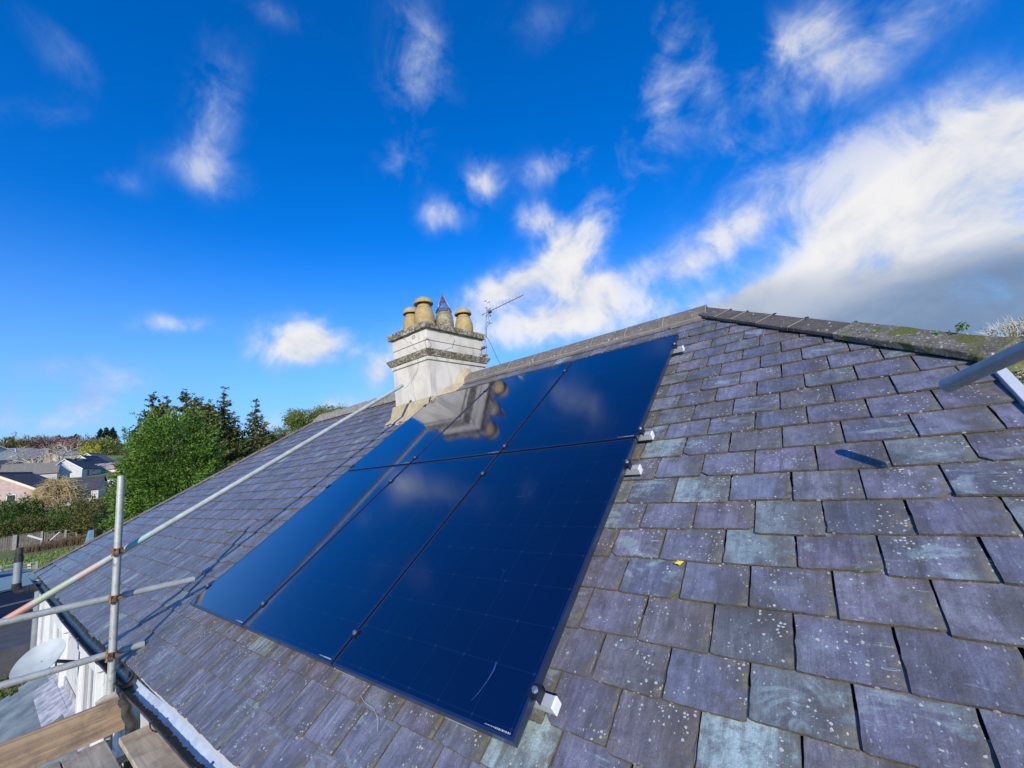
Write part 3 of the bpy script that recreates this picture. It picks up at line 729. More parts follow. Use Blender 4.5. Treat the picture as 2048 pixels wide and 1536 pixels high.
b = MB()     # dark strip with a ragged edge along the outer side of the near gutter
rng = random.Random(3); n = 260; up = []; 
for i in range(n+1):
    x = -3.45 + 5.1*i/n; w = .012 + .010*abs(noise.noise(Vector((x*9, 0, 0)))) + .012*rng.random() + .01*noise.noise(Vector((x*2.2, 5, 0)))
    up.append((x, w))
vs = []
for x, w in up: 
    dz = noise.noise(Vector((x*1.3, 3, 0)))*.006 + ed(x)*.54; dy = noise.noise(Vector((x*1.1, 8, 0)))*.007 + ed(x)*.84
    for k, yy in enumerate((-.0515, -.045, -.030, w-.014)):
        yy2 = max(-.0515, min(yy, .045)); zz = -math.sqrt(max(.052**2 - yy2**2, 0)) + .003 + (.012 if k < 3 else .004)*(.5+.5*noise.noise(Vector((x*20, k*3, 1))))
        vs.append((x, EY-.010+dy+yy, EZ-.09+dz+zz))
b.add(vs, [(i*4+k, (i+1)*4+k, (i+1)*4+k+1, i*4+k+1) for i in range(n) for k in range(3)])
b.build('ragged_dark', M['ragged_dark'], g2)
for x, g in [(-11.4, g1), (-10.2, g1), (-9.0, g1), (-7.8, g1), (-6.6, g1), (-5.4, g1), (-4.4, g1), (-2.55, g2), (-1.75, g2), (-.9, g2), (0, g2), (.9, g2)]:
    b = MB(); yy = EY-.012+ed(x)*.84; zz = EZ-(.075 if g is g1 else .09)+ed(x)*.54; r = grr+(.004 if g is g1 else .008)
    pts = [(x, yy - r*math.cos(a), zz - r*math.sin(a)) for a in [PI*k/10 for k in range(11)]]
    pts = [(x, yy-r+.012, zz+.012)] + [(x, yy-r, zz+.008)] + pts
    for p, q in zip(pts, pts[1:]):
        p = Vector(p); q = Vector(q); d = (q-p); L = d.length; d.normalize(); b.box((p+q)/2, .026, L+.003, .004, (Vector((1,0,0)), d, Vector((1,0,0)).cross(d)))
    b.build('gutter_bracket', M['black_pvc'], g)
# union between the two gutter lengths, outlet and downpipe
b = MB()
def half_ring(x0, x1, ro, ri, yy, zz):
    n = 16; vs = []
    for x in (x0, x1):
        for r in (ro, ri):
            for k in range(n+1):
                a = PI + PI*k/n; vs.append((x, yy + r*math.cos(a), zz + r*math.sin(a)))
    m_ = n+1; fs = []
    for k in range(n):
        fs += [(k, k+1, 2*m_+k+1, 2*m_+k), (m_+k, 3*m_+k, 3*m_+k+1, m_+k+1), (k, m_+k, m_+k+1, k+1), (2*m_+k, 2*m_+k+1, 3*m_+k+1, 3*m_+k)]
    fs += [(0, 2*m_, 3*m_, m_), (n, m_+n, 3*m_+n, 2*m_+n)]
    b.add(vs, fs)
half_ring(-3.66, -3.40, .070, .058, EY-.012+ed(-3.5)*.84, EZ-.083+ed(-3.5)*.54); half_ring(-3.70, -3.63, .077, .06, EY-.012+ed(-3.5)*.84, EZ-.083+ed(-3.5)*.54); half_ring(-3.43, -3.37, .079, .06, EY-.012+ed(-3.5)*.84, EZ-.083+ed(-3.5)*.54)
half_ring(-3.33, -3.26, .074, .056, EY-.012+ed(-3.3)*.84, EZ-.088+ed(-3.3)*.54)
b.build('gutter_union', M['black_pvc'], g2, bevel=.003, label='chunky black collar joining the two gutter lengths')
b = MB(); b.tube([(-3.555, EY-.030, EZ-.01-.13), (-3.555, EY-.030, EZ-.01-.26)], .046, 18); b.tube([(-3.555, EY-.030, EZ-.01-.20), (-3.555, EY-.030, EZ-.01-.24)], .054, 18)
b.tube([(-3.555, EY-.030, EZ-.01-.25), (-3.555, EY-.03, EZ-.33), (-3.555, WY-.05, EZ-.42), (-3.555, WY-.05, -5.3)], .036, 18)
b.build('downpipe', M['black_pvc'], house, smooth=True)
b = MB(); b.tube([(-11.75, WY-.06, EZ-.12), (-11.75, WY-.06, -5.0)], .055, 14); b.tube([(-11.75, WY-.06, EZ-.14), (-11.75, WY-.06, EZ-.24)], .075, 14)
b.build('downpipe', M['grey_pvc'], house, smooth=True, label='grey downpipe at the far corner of the white wall')
# white verge board on the right edge of the roof
b = MB()
vdir = E; b.box(rp(1.648, .9, -.012), .040, 2.68, .10, (Vector((1,0,0)), E, N)); b.build('verge_board', M['verge'], house, bevel=.003)
# half-hip gutter at the right
b = MB(); gx = HR[1][0]+.10
b.tube([(gx, hy-.02, hz-.015), (gx, hy+2.6, hz-.015)], .058, 16); b.tube([(gx, hy-.05, hz-.015), (gx, hy-.02, hz-.015)], .066, 16); b.tube([(gx, hy+.12, hz-.015), (gx, hy+.19, hz-.015)], .07, 16)
b.build('hip_gutter', M['black_pvc'], house, smooth=True)
b = MB(); b.tube([(gx, hy-.062, hz-.015), (gx, hy-.05, hz-.015)], .05, 16); b.build('gutter_stop_end', M['alu'], house)
# lower slate roof next door to the verge
b = MB(); attrs = []
def low_slates():
    rng = random.Random(5); b = MB(); attrs = []
    for k in range(9):
        v0 = .9 + .19*k; x = 1.9 + (k % 2)*.13
        while x < 5.5:
            w = .3; P = [rp(x+.003, v0, -.42), rp(x+w-.003, v0, -.42), rp(x+w-.003, v0+.28, -.44), rp(x+.003, v0+.28, -.44)]
            b.add(P + [q - N*.008 for q in P], [(0,1,2,3), (7,6,5,4), (0,4,5,1), (1,5,6,2), (2,6,7,3), (3,7,4,0)]); x += w
    b.build('lower_roof', M['slate_plain'], house, label='lower slate roof beyond the white verge board')
low_slates()
# ---------------------------------------------------------------- ridge and hip tiles (each tile a part)
def cap_tile(a, c, ndl, ndr, wing, th, mats, parent, name, lift=.035, ext=0, bow=.0, mi=0, round_=False, nseg=2, seed=0):
    """angle tile from a to c; ndl / ndr point down the two slopes"""
    a = Vector(a); c = Vector(c); d = (c-a).normalized(); up = Vector((0,0,1)); 
    n = 10 if round_ else 1
    prof = []
    ang = [i/n for i in range(-n, n+1)]
    for f in ang:
        s = ndl if f < 0 else ndr; q = s * (abs(f)*wing)
        if round_: q = q + up * (.055*(1-abs(f))**1 * (0) ) + up*.05*math.sqrt(max(0, 1-f*f))
        prof.append(q)
    b = MB(); vs = []; ns = nseg
    for i in range(ns+1):
        p = a.lerp(c, i/ns)
        for q in prof: vs.append(p + q + up*(lift+th) + Vector((noise.noise(p*9+q*20+Vector((seed,0,0))), noise.noise(p*9+q*20+Vector((0,seed,5))), noise.noise(p*9+q*20+Vector((3,0,seed)))))*bow)
    for i in range(ns+1):
        p = a.lerp(c, i/ns)
        for q in prof: vs.append(p + q*.985 + up*lift)
    m_ = len(prof); S = (ns+1)*m_; fs = []
    for i in range(ns):
        for k in range(m_-1):
            fs += [(i*m_+k, i*m_+k+1, (i+1)*m_+k+1, (i+1)*m_+k), (S+i*m_+k, S+(i+1)*m_+k, S+(i+1)*m_+k+1, S+i*m_+k+1)]
        fs += [(i*m_, (i+1)*m_, S+(i+1)*m_, S+i*m_), (i*m_+m_-1, S+i*m_+m_-1, S+(i+1)*m_+m_-1, (i+1)*m_+m_-1)]
    for k in range(m_-1): fs += [(k, S+k, S+k+1, k+1), (ns*m_+k, ns*m_+k+1, S+ns*m_+k+1, S+ns*m_+k)]
    b.add(vs, fs, mi); return b.build(name, mats, parent, smooth=round_, bevel=0 if round_ else .005)
SL = -E; SRr = Vector((0, math.cos(TH), -math.sin(TH)))      # down the near / far slope
ridge_y, ridge_z = RY, RZ
x = -3.40; i = 0
while x < .15:
    L = .445; x2 = min(x+L, .17); z = random.gauss(0, .002)
    cap_tile((x+.004, ridge_y, ridge_z+z), (x2-.004, ridge_y, ridge_z+z), SL, SRr, .175, .022, M['ridge'], roof, 'ridge_tile', .02, bow=.002, round_=True, seed=i)
    b = MB()   # pointing between tiles
    pr = [(SL*.178*abs(f) if f < 0 else SRr*.178*f) + Vector((0,0,.05*math.sqrt(max(0, 1-f*f))+.043)) for f in [k/8 for k in range(-8, 9)]]
    b.tube([Vector((x2, ridge_y, ridge_z)) + q for q in pr], .0055, 5); b.build('mortar_joint', M['pointing'], roof, smooth=True)
    x = x2; i += 1
x = -8.2
while x < -4.42:
    x2 = min(x+.45, -4.34)
    cap_tile((x+.004, ridge_y, ridge_z+.01), (x2-.004, ridge_y, ridge_z+.01), SL, SRr, .20, .03, M['rough_mortar'], roof, 'ridge_tile', .03, bow=.022, round_=True, nseg=7, seed=i); x = x2; i += 1
# mortar bedding under ridge
b = MB()
for k in range(40):
    u0 = -3.4 + 3.55*k/40; b.box(rp(u0+.045, VR-.165+random.gauss(0,.003), .022), .092, .03, .026+random.random()*.006, (Vector((1,0,0)), E, N))
b.build('ridge_bedding', M['pointing'], roof)
# right hip: big dark angle tiles
A = Vector(rp(HR[0][0], HR[0][1])); B = Vector(rp(HR[1][0], HR[1][1])); hd = (B-A).normalized()
nearS = Vector((0, -1, 0)); 
d1 = N.cross(hd); d1 = d1 if d1.z < 0 else -d1
nE = Vector((math.sin(TH), 0, math.cos(TH))); d2 = nE.cross(hd); d2 = d2 if d2.z < 0 else -d2
Ltot = (B-A).length; cuts = [0, .20, .305, .55, .83, 1.17]; 
tot = Ltot
cuts = [0, .36, .60, .93, 1.27, 1.66, tot+.06]
for i, (s0, s1) in enumerate(zip(cuts, cuts[1:])):
    last = i == len(cuts)-2
    cap_tile(A+hd*(s0+.004), A+hd*(s1-.004), d1.normalized(), d2.normalized(), .165 if not last else .175, .03 if not last else .045, M['hip_mossy'] if last else M['hip'], roof, 'hip_tile', .035-.004*(i % 2), bow=.0015 if not last else .012, nseg=2 if not last else 10, seed=i)
    if i:
        b = MB()
        for s in (d1, d2): b.box(A+hd*s0 + s.normalized()*.085 + Vector((0,0,.066)), .009, .165, .004, (hd, s.normalized(), hd.cross(s).normalized()))
        b.build('mortar_joint', M['pointing'], roof)
        b = MB(); p = A+hd*s0 + Vector((0,0,.075))
        for k in range(7): b.box(p + Vector((random.gauss(0,.010), random.gauss(0,.010), -.012+random.gauss(0,.003))), .014, .010, .007, (hd, d1, Vector((0,0,1))))
        b.build('moss_tuft', M['ragged_dark'], roof)
# thick mossy end stone closing the last hip tile
b = MB(); p = A+hd*(tot+.06); q1 = p + d1.normalized()*.19; q2 = p + d2.normalized()*.17; up = Vector((0,0,1))
vs = [p+up*.085, q1+up*.07, q1-up*.02, p-up*.07+Vector((0,0,0)), q2-up*.02, q2+up*.07]; vs2 = [v - hd*.05 for v in vs]
b.add(vs+vs2, [(0,1,2,3,4,5), (11,10,9,8,7,6)] + [(i, i+6, (i+1) % 6+6, (i+1) % 6) for i in range(6)]); b.build('end_stone', M['hip_end'], roof, bevel=.006)
# left hip
A2 = Vector(rp(HL[0][0], HL[0][1])); B2 = Vector(rp(HL[1][0], HL[1][1])); h2 = (B2-A2).normalized(); LL = (B2-A2).length
e1 = N.cross(h2); e1 = (e1 if e1.z < 0 else -e1).normalized(); nW = Vector((-math.sin(TH), 0, math.cos(TH))); e2 = nW.cross(h2); e2 = (e2 if e2.z < 0 else -e2).normalized()
s = 0; i = 0
while s < LL-.05:
    s1 = min(s+.45, LL); cap_tile(A2+h2*(s+.004), A2+h2*(s1-.004), e1, e2, .17, .02, M['ridge'], roof, 'hip_tile', .025+.004*(i % 2), seed=i)
    b = MB(); b.box(A2+h2*s + Vector((0,0,.055)), .02, .035, .03, (h2, e1, Vector((0,0,1)))); b.build('mortar_joint', M['ragged_dark'], roof)
    s = s1; i += 1
# ---------------------------------------------------------------- chimney
CX0, CX1, CY0, CY1 = -4.31, -3.465, 2.80, 4.04
cxm, cym = (CX0+CX1)/2, (CY0+CY1)/2
def ringbox(b, grow, z0, z1, grow2=None, jit=0, nseg=1, m=0):
    g2 = grow if grow2 is None else grow2
    def ring(g, z, k):
        pts = []
        cs = [(CX0-g, CY0-g), (CX1+g, CY0-g), (CX1+g, CY1+g), (CX0-g, CY1+g)]
        for i in range(4):
            a, c = cs[i], cs[(i+1) % 4]
            for q in range(nseg):
                f = q/nseg; P = Vector((a[0]+(c[0]-a[0])*f, a[1]+(c[1]-a[1])*f, z))
                if jit: P += Vector((noise.noise(P*14), noise.noise(P*14+Vector((9,9,9))), noise.noise(P*14+Vector((3,7,k)))))*jit
                pts.append(P)
        return pts
    zs = [z0, z1] if not jit else [z0, z0+(z1-z0)*.25, z0+(z1-z0)*.6, z1-.012, z1]
    rings = []
    for k, z in enumerate(zs):
        f = (z-z0)/(z1-z0); g = grow+(g2-grow)*f
        if jit and k == len(zs)-1: g -= .02
        rings.append(ring(g, z, k))
    n = len(rings[0]); vs = [p for r in rings for p in r]; fs = []
    for i in range(len(rings)-1):
        for k in range(n): fs.append((i*n+k, i*n+(k+1) % n, (i+1)*n+(k+1) % n, (i+1)*n+k))
    fs += [tuple(reversed(range(n))), tuple((len(rings)-1)*n+k for k in range(n))]
    b.add(vs, fs, m)
b = MB(); ringbox(b, 0, .8, 2.44); ringbox(b, -.008, 2.44, 2.706); ringbox(b, -.002, 2.712, 2.89); ringbox(b, -.03, 2.70, 2.715)
chim = b.build('chimney', M['chimney'], house, bevel=.006, label='white rendered chimney stack with cracked render and weathered stone bands')
b = MB(); ringbox(b, .022, 2.405, 2.462); b.build('string_course', M['chimney'], chim, bevel=.006)
b = MB(); ringbox(b, .035, 2.463, 2.56, .085, jit=.007, nseg=22); b.build('cornice', M['coping'], chim)
b = MB(); ringbox(b, .045, 2.893, 2.985, .062, jit=.008, nseg=22); b.build('coping', M['coping'], chim)
b = MB(); ringbox(b, -.02, 2.985, 3.03, -.12, jit=.006, nseg=14); b.build('flaunching', M['rough_mortar'], chim)
# tan mortar fillet round the base, following the slope
def fillet():
    b = MB(); zl = 1.87
    def slope_z(y): return rp(0, 0).z + (y - rp(0,0).y)*math.tan(TH)
    y = CY0
    P = []; n = 24
    # near face (facing down the slope)
    xs = [CX0-.02 + (CX1+.03-CX0)*i/n for i in range(n+1)]
    top = [Vector((x_, y-.012, 1.835 + (x_-CX0)*.02 + noise.noise(Vector((x_*6,0,0)))*.008)) for x_ in xs]
    mid = [Vector((x_, y-.045, 1.815 + (x_-CX0)*.02 + noise.noise(Vector((x_*6,0,0)))*.008)) for x_ in xs]
    bot = [Vector((x_-.015+.02*noise.noise(Vector((x_*9, 3, 0))), y-.085+.0*i, slope_z(y-.085)+.03)) for i, x_ in enumerate(xs)]
    toe = [Vector((x_-.01, y-.20-.05*noise.noise(Vector((x_*8, 1, 0))), slope_z(y-.20)+.026)) for x_ in xs]
    low = [Vector((x_-.01, y-.26-.07*noise.noise(Vector((x_*11, 4, 0))), slope_z(y-.26)+.004)) for x_ in xs]
    rows = [top, mid, bot, toe, low]; vs = [p for r in rows for p in r]; fs = []
    for i in range(4):
        for k in range(n): fs.append((i*(n+1)+k, (i+1)*(n+1)+k, (i+1)*(n+1)+k+1, i*(n+1)+k+1))
    b.add(vs, fs)
    # right face, climbing the slope then over the ridge
    ys = [CY0-.045 + (CY1-CY0+.05)*i/n for i in range(n+1)]
    def rz_(y_): return slope_z(y_) if y_ < RY else RZ - (y_-RY)*math.tan(TH)
    st = lambda y_: .13 + .03*math.sin(y_*9) + (.06 if y_ > RY-.25 else 0)
    top = [Vector((CX1+.012, y_, max(rz_(y_)+st(y_), 1.86 if y_ < CY0+.1 else 0))) for y_ in ys]
    mid = [Vector((CX1+.045, y_, max(rz_(y_)+st(y_)-.025, 1.84 if y_ < CY0+.1 else 0))) for y_ in ys]
    bot = [Vector((CX1+.085, y_, rz_(y_)+.035)) for y_ in ys]; low = [Vector((CX1+.13, y_, rz_(y_)+.0)) for y_ in ys]
    rows = [top, mid, bot, low]; vs = [p for r in rows for p in r]; fs = []
    for i in range(3):
        for k in range(n): fs.append((i*(n+1)+k, (i+1)*(n+1)+k, (i+1)*(n+1)+k+1, i*(n+1)+k+1))
    b.add(vs, fs)
    b.build('mortar_fillet', M['tan'], chim, smooth=True)
fillet()
def pot(x, y, s, h, cowl=True, z=3.0, label=None):
    b = MB(); c = (x, y, z)
    prof = [(s*.94, 0), (s*1.04, h*.14), (s*1.07, h*.32), (s*1.03, h*.52), (s*.90, h*.72), (s*.80, h*.80), (s*.83, h*.815), (s*.83, h*.835), (s*.72, h*.85), (s*.68, h*.9), (s*.66, h), (s*.5, h)]
    if not cowl: prof = [(s*.9, 0), (s, h*.2), (s*1.0, h*.5), (s*.9, h*.8), (s*.7, h*.97), (s*.66, h), (s*.5, h)]
    b.lathe(prof, c, 28, 0)
    if cowl:
        zb = h + .0
        b.lathe([(s*.52, zb-.03), (s*.50, zb+.055)], c, 20, 1)
        b.lathe([(s*.5, zb+.03), (s*.99, zb-.002), (s*1.02, zb+.008), (s*.96, zb+.038), (s*.76, zb+.08), (s*.45, zb+.108), (s*.12, zb+.12), (.001, zb+.121)], c, 28, 0)
    return b.build('chimney_pot', [M['pot'] if cowl else M['pot_weathered'], M['pot_dark']], chim, smooth=True, label=label)
pot(-3.73, 3.02, .152, .385, label='tallest tan clay pot with domed cowl at the near corner')
pot(-4.08, 3.04, .128, .335, label='tan clay pot with domed cowl on the left')
pot(-3.655, 3.82, .145, .355, label='tan clay pot with domed cowl on the right')
pot(-3.665, 3.38, .150, .315, False, label='weathered open pot under the wire cone')
b = MB(); cx_, cy_, cz_ = -3.665, 3.38, 3.31; n = 26; apex = Vector((cx_, cy_, cz_+.315))
for k in range(n):
    a = 2*PI*k/n; r = .125; pts = []
    for i in range(9):
        f = i/8; rr = r*(1-f)**.92*(1 if f < .97 else 0); aa = a + .10*math.sin(f*16+k*1.7)*(1-f)
        pts.append((cx_+rr*math.cos(aa), cy_+rr*math.sin(aa), cz_+.315*f))
    b.tube(pts, .0045, 4, 0, False)
for r, zz in ((.128, 0), (.122, .03)): b.tube([(cx_+r*math.cos(2*PI*k/24), cy_+r*math.sin(2*PI*k/24), cz_+zz) for k in range(25)], .006, 4)
b.tube([apex-Vector((0,0,.05)), apex+Vector((0,0,.045))], [.012, .003], 6)
b.build('bird_guard', M['cage'], chim, label='conical wire bird guard on the open pot')
# ---------------------------------------------------------------- TV aerial
ae = empty('tv_aerial', (-3.40, 4.03, 2.5), 'grey television aerial on a bent mast strapped to the chimney', 'aerial')
b = MB(); mast = [(-3.40, 4.025, 2.55), (-3.40, 4.03, 2.72), (-3.405, 4.05, 2.90), (-3.40, 4.09, 3.12), (-3.40, 4.15, 3.36), (-3.40, 4.17, 3.46)]
b.tube(mast, .013, 8); b.build('mast', M['galv_dull'], ae, smooth=True)
for zz in (2.60, 2.74): b = MB(); b.box((-3.425, 4.02, zz), .07, .07, .03); b.build('wall_bracket', M['rust'], ae)
bo = Vector((-3.42, 4.15, 3.385)); be = Vector((-2.52, 4.07, 3.40)); bd = (be-bo).normalized()
b = MB(); b.tube([bo-bd*.1, be], .009, 6); b.build('boom', M['galv_dull'], ae)
vv = Vector((.06, -.05, 1)).normalized()
for k in range(10):
    f = .22 + .78*k/9; p = bo.lerp(be, f); L = .085-.028*f; b = MB(); b.tube([p-vv*L, p+vv*L], .0035, 5); b.build('element', M['galv_dull'], ae)
b = MB()
for dy in (-.045, .045):
    for w in (-.5, 0, .5):
        o_ = Vector((.03+.05*abs(w), dy, 0)); b.tube([bo+o_+vv*.19+Vector((0,w*.03,0)), bo+o_-vv*.19+Vector((0,w*.03,0))], .0035, 4)
    for q in (-.19, -.06, .07, .19): b.box(bo + Vector((.055, dy, 0))+vv*q, .06, .008, .014)
b.build('reflector', M['galv_dull'], ae)
b = MB(); b.box(bo+Vector((.10,0,-.005)), .06, .03, .05); b.build('junction_box', M['black_pvc'], ae)
b = MB(); b.tube([(-3.37, 4.15, 3.30), (-3.33,4.13,3.20), (-3.39, 4.10, 3.10), (-3.385, 4.06, 2.95)], .004, 4); b.tube([(-3.385, 4.06, 2.95), (-3.2, 3.95, 2.71), (-2.95, 3.75, 2.42), (-2.73, 3.58, 2.205)], .004, 5)
b.build('cable', M['black_pvc'], ae)
# ---------------------------------------------------------------- solar panels
PW, PH = 1.134, 1.6994; GP = .02
def make_panel():
    root = empty('solar_panel', (0,0,0)); root.rotation_euler = (TH, 0, 0)
    f = .011; T = .035
    b = MB()
    for (x0, x1, y0, y1) in ((0, PW, 0, f), (0, PW, PH-f, PH), (0, f, f, PH-f), (PW-f, PW, f, PH-f)):
        b.box(((x0+x1)/2, (y0+y1)/2, -T/2), x1-x0, y1-y0, T)
    b.box((PW/2, PH/2, -T+.002), PW-.02, PH-.02, .002)
    b.build('frame', M['frame'], root, local=True)
    b = MB(); b.box((PW/2, PH/2, -.0035), PW-2*f-.0004, PH-2*f-.0004, .004); b.build('glass', M['glass'], root, local=True)
    b = MB(); x = PW-.135; rng = random.Random(2)
    while x < PW-.022:
        w = rng.choice((.003, .005, .0075)); b.box((x+w/2, .0175, -.0012), w*.8, .0055 if x > PW-.095 else .0025, .0006); x += w+.0022
    b.build('maker_mark', M['mark'], root, local=True)
    return root
proto = make_panel(); first = True
POS = {0: 'left', 1: 'middle', 2: 'right'}
for row in (0, 1):
    for c_ in (0, 1, 2):
        if c_ == 0 and row == 0: o = proto
        else: o = copy_tree(proto)
        u = -(3-c_)*PW - (2-c_)*GP; v = row*(PH+GP)
        o.location = Vector((u, 0, 0)) + E*v
        what = {(0,0): 'black solar panel at the bottom left, brightest blue with a small dark reflection',
                (0,1): 'black solar panel in the middle of the bottom row', (0,2): 'black solar panel at the bottom right, darkest navy with a long wipe mark',
                (1,0): 'black solar panel at the top left, reflecting the lower chimney', (1,1): 'black solar panel in the middle of the top row under the ridge',
                (1,2): 'black solar panel at the top right beside the bare slates'}[(row, c_)]
        tag(o, what, 'solar panel', 'black solar panels on the slate roof')
lastp = [o for o in COL.objects if o.get('label', '').startswith('black solar panel at the bottom right')][0]
b = MB(); pts_ = [(-.209,.216),(-.202,.186),(-.207,.143),(-.219,.098),(-.233,.064)]; n = len(pts_)
for i, (u, v) in enumerate(pts_):
    w = .0045*(1-.75*i/(n-1)); lx = u+PW; b.v += [(lx-w, v, .0009), (lx+w, v, .0009)]
    if i: b.f.append((2*i-2, 2*i-1, 2*i+1, 2*i)); b.m.append(0)
b.build('wipe_mark', M['smear'], lastp, local=True)
# ---------------------------------------------------------------- rails, clamps and roof hooks
def rail(v, lab):
    root = empty('mounting_rail', rp(.06, v, .03), lab, 'rail', 'aluminium rails under the solar panels')
    AX = (Vector((1,0,0)), E, N); z0 = DR - .035
    b = MB(); uL = -3*PW-2*GP-.035; uR = .064
    for dh in (-.003, -.037): b.box(rp((uL+uR)/2, v, z0+dh), uR-uL, .04, .004, AX)
    for dv in (-.018, .018): b.box(rp((uL+uR)/2, v+dv, z0-.02), uR-uL, .004, .032, AX)
    b.build('rail_bar', M['alu'], root)
    b = MB(); b.box(rp(uR+.005, v, z0-.020), .010, .043, .043, AX); b.build('end_cap', M['white_cap'], root, bevel=.003)
    for u in (-PW-GP/2, -2*PW-1.5*GP):
        b = MB(); b.box(rp(u, v, DR+.004), .040, .045, .005, AX); b.box(rp(u, v, DR-.015), .012, .045, .035, AX); c = b.build('mid_clamp', M['clamp'], root, bevel=.001)
        s = MB(); s.tube([rp(u, v, DR+.006), rp(u, v, DR+.017)], .0085, 6); s.tube([rp(u, v, DR+.006), rp(u, v, DR+.009)], .012, 12); s.build('bolt', M['steel'], c)
    for u, s_ in ((.012, 1), (-3*PW-2*GP-.012, -1)):
        b = MB(); b.box(rp(u-s_*.009, v, DR+.003), .036, .045, .005, AX); b.box(rp(u+s_*.008, v, DR-.017), .006, .045, .04, AX); c = b.build('end_clamp', M['clamp'], root, bevel=.001)
        s = MB(); s.tube([rp(u-s_*.002, v, DR+.005), rp(u-s_*.002, v, DR+.017)], .009, 6); s.tube([rp(u-s_*.002, v, DR+.005), rp(u-s_*.002, v, DR+.008)], .012, 12); s.build('bolt', M['steel'], c)
    for u in (-.32, -1.14, -2.32):
        b = MB(); b.box(rp(u, v-.0675, .023), .17, .15, .008, AX); b.box(rp(u, v-.03, .045), .04, .005, .045, AX); b.build('roof_hook', M['alu'], root)
    return root
rail(.16, 'lowest rail, its white end cap beside the bottom corner of the panels')
rail(1.45, 'second rail from the bottom, just below the seam between the panel rows')
rail(1.80, 'third rail from the bottom, just above the seam between the panel rows')
rail(3.16, 'topmost rail, its white end cap close under the ridge')
# ---------------------------------------------------------------- scaffold
TR = .02415
SG = 'scaffold tubes at the eaves'
def tube_thing(a, c, mt, label, wall=.004, group=SG, r=TR):
    b = MB(); b.pipe([a, c], r, r-wall, 28)
    return b.build('scaffold_tube', mt, None, smooth=True, label=label, cat='scaffold tube', group=group)
tube_thing((-3.60, -.43, -2.9), (-3.60, -.423, 1.09), M['galv'], 'upright galvanised scaffold tube standing in front of the gutter')
tube_thing((-3.693, -1.9, -.330), (-3.69, 2.481, 2.036), M['tube_bands'], 'long sloping scaffold tube with faded orange and green bands running up over the slates')
tube_thing((-3.68, -1.9, .20), (-3.68, .094, .138), M['galv'], 'middle of the three crossing tubes, its open end just left of the panels')
tube_thing((-3.68, -1.9, -.19), (-3.68, -.229, -.262), M['galv'], 'lowest crossing scaffold tube with its short end over the gutter')
e0 = CAM + ray(1892, 772)*1.42; e1 = CAM + ray(2048, 700)*1.20; dd = (e1-e0).normalized()
tube_thing(e0, e0 + dd*.85, M['galv_blue'], 'thick close bluish scaffold tube entering from the right over the slates')
def coupler(p, tdir, odir, lab):
    """band round the upright and band round the crossing tube"""
    p = Vector(p); root = empty('scaffold_coupler', p, lab, 'scaffold coupler', 'rusty scaffold couplers on the upright')
    b = MB(); n = 18; r = TR+.001
    def band(c, ax, w, ro, mm=b):
        ax = ax.normalized(); u = Vector((0,0,1)) if abs(ax.z) < .9 else Vector((1,0,0)); X = (u-ax*u.dot(ax)).normalized(); Y = ax.cross(X)
        vs = []
        for s in (-w/2, w/2):
            for rr in (ro, r):
                vs += [c + ax*s + X*(rr*math.cos(2*PI*k/n)) + Y*(rr*math.sin(2*PI*k/n)) for k in range(n)]
        fs = []
        for k in range(n):
            j = (k+1) % n; fs += [(k, j, 2*n+j, 2*n+k), (n+k, 3*n+k, 3*n+j, n+j), (k, n+k, n+j, j), (2*n+k, 2*n+j, 3*n+j, 3*n+k)]
        mm.add(vs, fs)
    band(p, Vector((0,0,1)), .042, TR+.010)
    q = p + Vector((odir[0], odir[1], odir[2])); band(q, Vector(tdir), .042, TR+.010)
    b.build('band', M['rust'], root, bevel=.002)
    for (x, y, z, ax) in ((.034, .022, .0, 'y'), (.036, -.03, -.004, 'x')):
        b = MB(); c = p + Vector((x, y, z)); d = Vector((0,0,1)) if ax == 'x' else Vector((1,0,0))
        b.tube([c-d*.022, c+d*.026], .008, 8); b.tube([c+d*.016, c+d*.03], .014, 6); b.tube([c-d*.026, c-d*.016], .013, 6); b.build('bolt', M['rust'], root)
    b = MB(); b.box(p+Vector((.030, -.012, .0)), .022, .028, .046); b.build('hinge', M['rust'], root, bevel=.003)
coupler((-3.60, -.424, .505), (0, .88, .47), (-.09, 0, 0), 'topmost rusty coupler, where the sloping tube crosses the upright')
coupler((-3.60, -.426, .158), (0, 1, 0), (-.08, 0, 0), 'middle rusty coupler on the upright')
coupler((-3.60, -.428, -.245), (0, 1, 0), (-.08, 0, 0), 'lowest rusty coupler, just above the gutter')
# boards
def board(x0, x1, y0, y1, z, mt, lab, grp='scaffold boards of the platform', th=.038, seed=0):
    b = MB(); n = 12; vs = []
    for i in range(n+1):
        x = x0 + (x1-x0)*i/n; w = noise.noise(Vector((x*1.7, seed, 0)))*.006
        vs += [(x, y0+w, z-th), (x, y1+w*.5, z-th), (x, y1+w*.5, z), (x, y0+w, z)]
    fs = [(3,2,1,0), tuple(n*4+k for k in range(4))]
    for i in range(n):
        for k in range(4): fs.append((i*4+k, i*4+(k+1) % 4, (i+1)*4+(k+1) % 4, (i+1)*4+k))
    b.add(vs, fs); o = b.build('scaffold_board', mt, None, bevel=.004, label=lab, cat='board', group=grp); return o
board(-3.50, .6, -.385, -.16, -.80, M['deck_wood'], 'light brown platform board whose end lies beside the black downpipe')
board(-3.47, .6, -.15, .075, -.802, M['deck_wood'], 'innermost platform board half hidden beneath the gutter', seed=12)
board(-3.58, .6, -.665, -.442, -.803, M['deck_wood_grey'], 'grey platform board just left of the white plastic strip', seed=3)
board(-3.56, .6, -.895, -.672, -.80, M['deck_wood_grey'], 'grey platform board nearest the bottom left corner of the photo', seed=6)
b = MB(); n = 14; vs = []
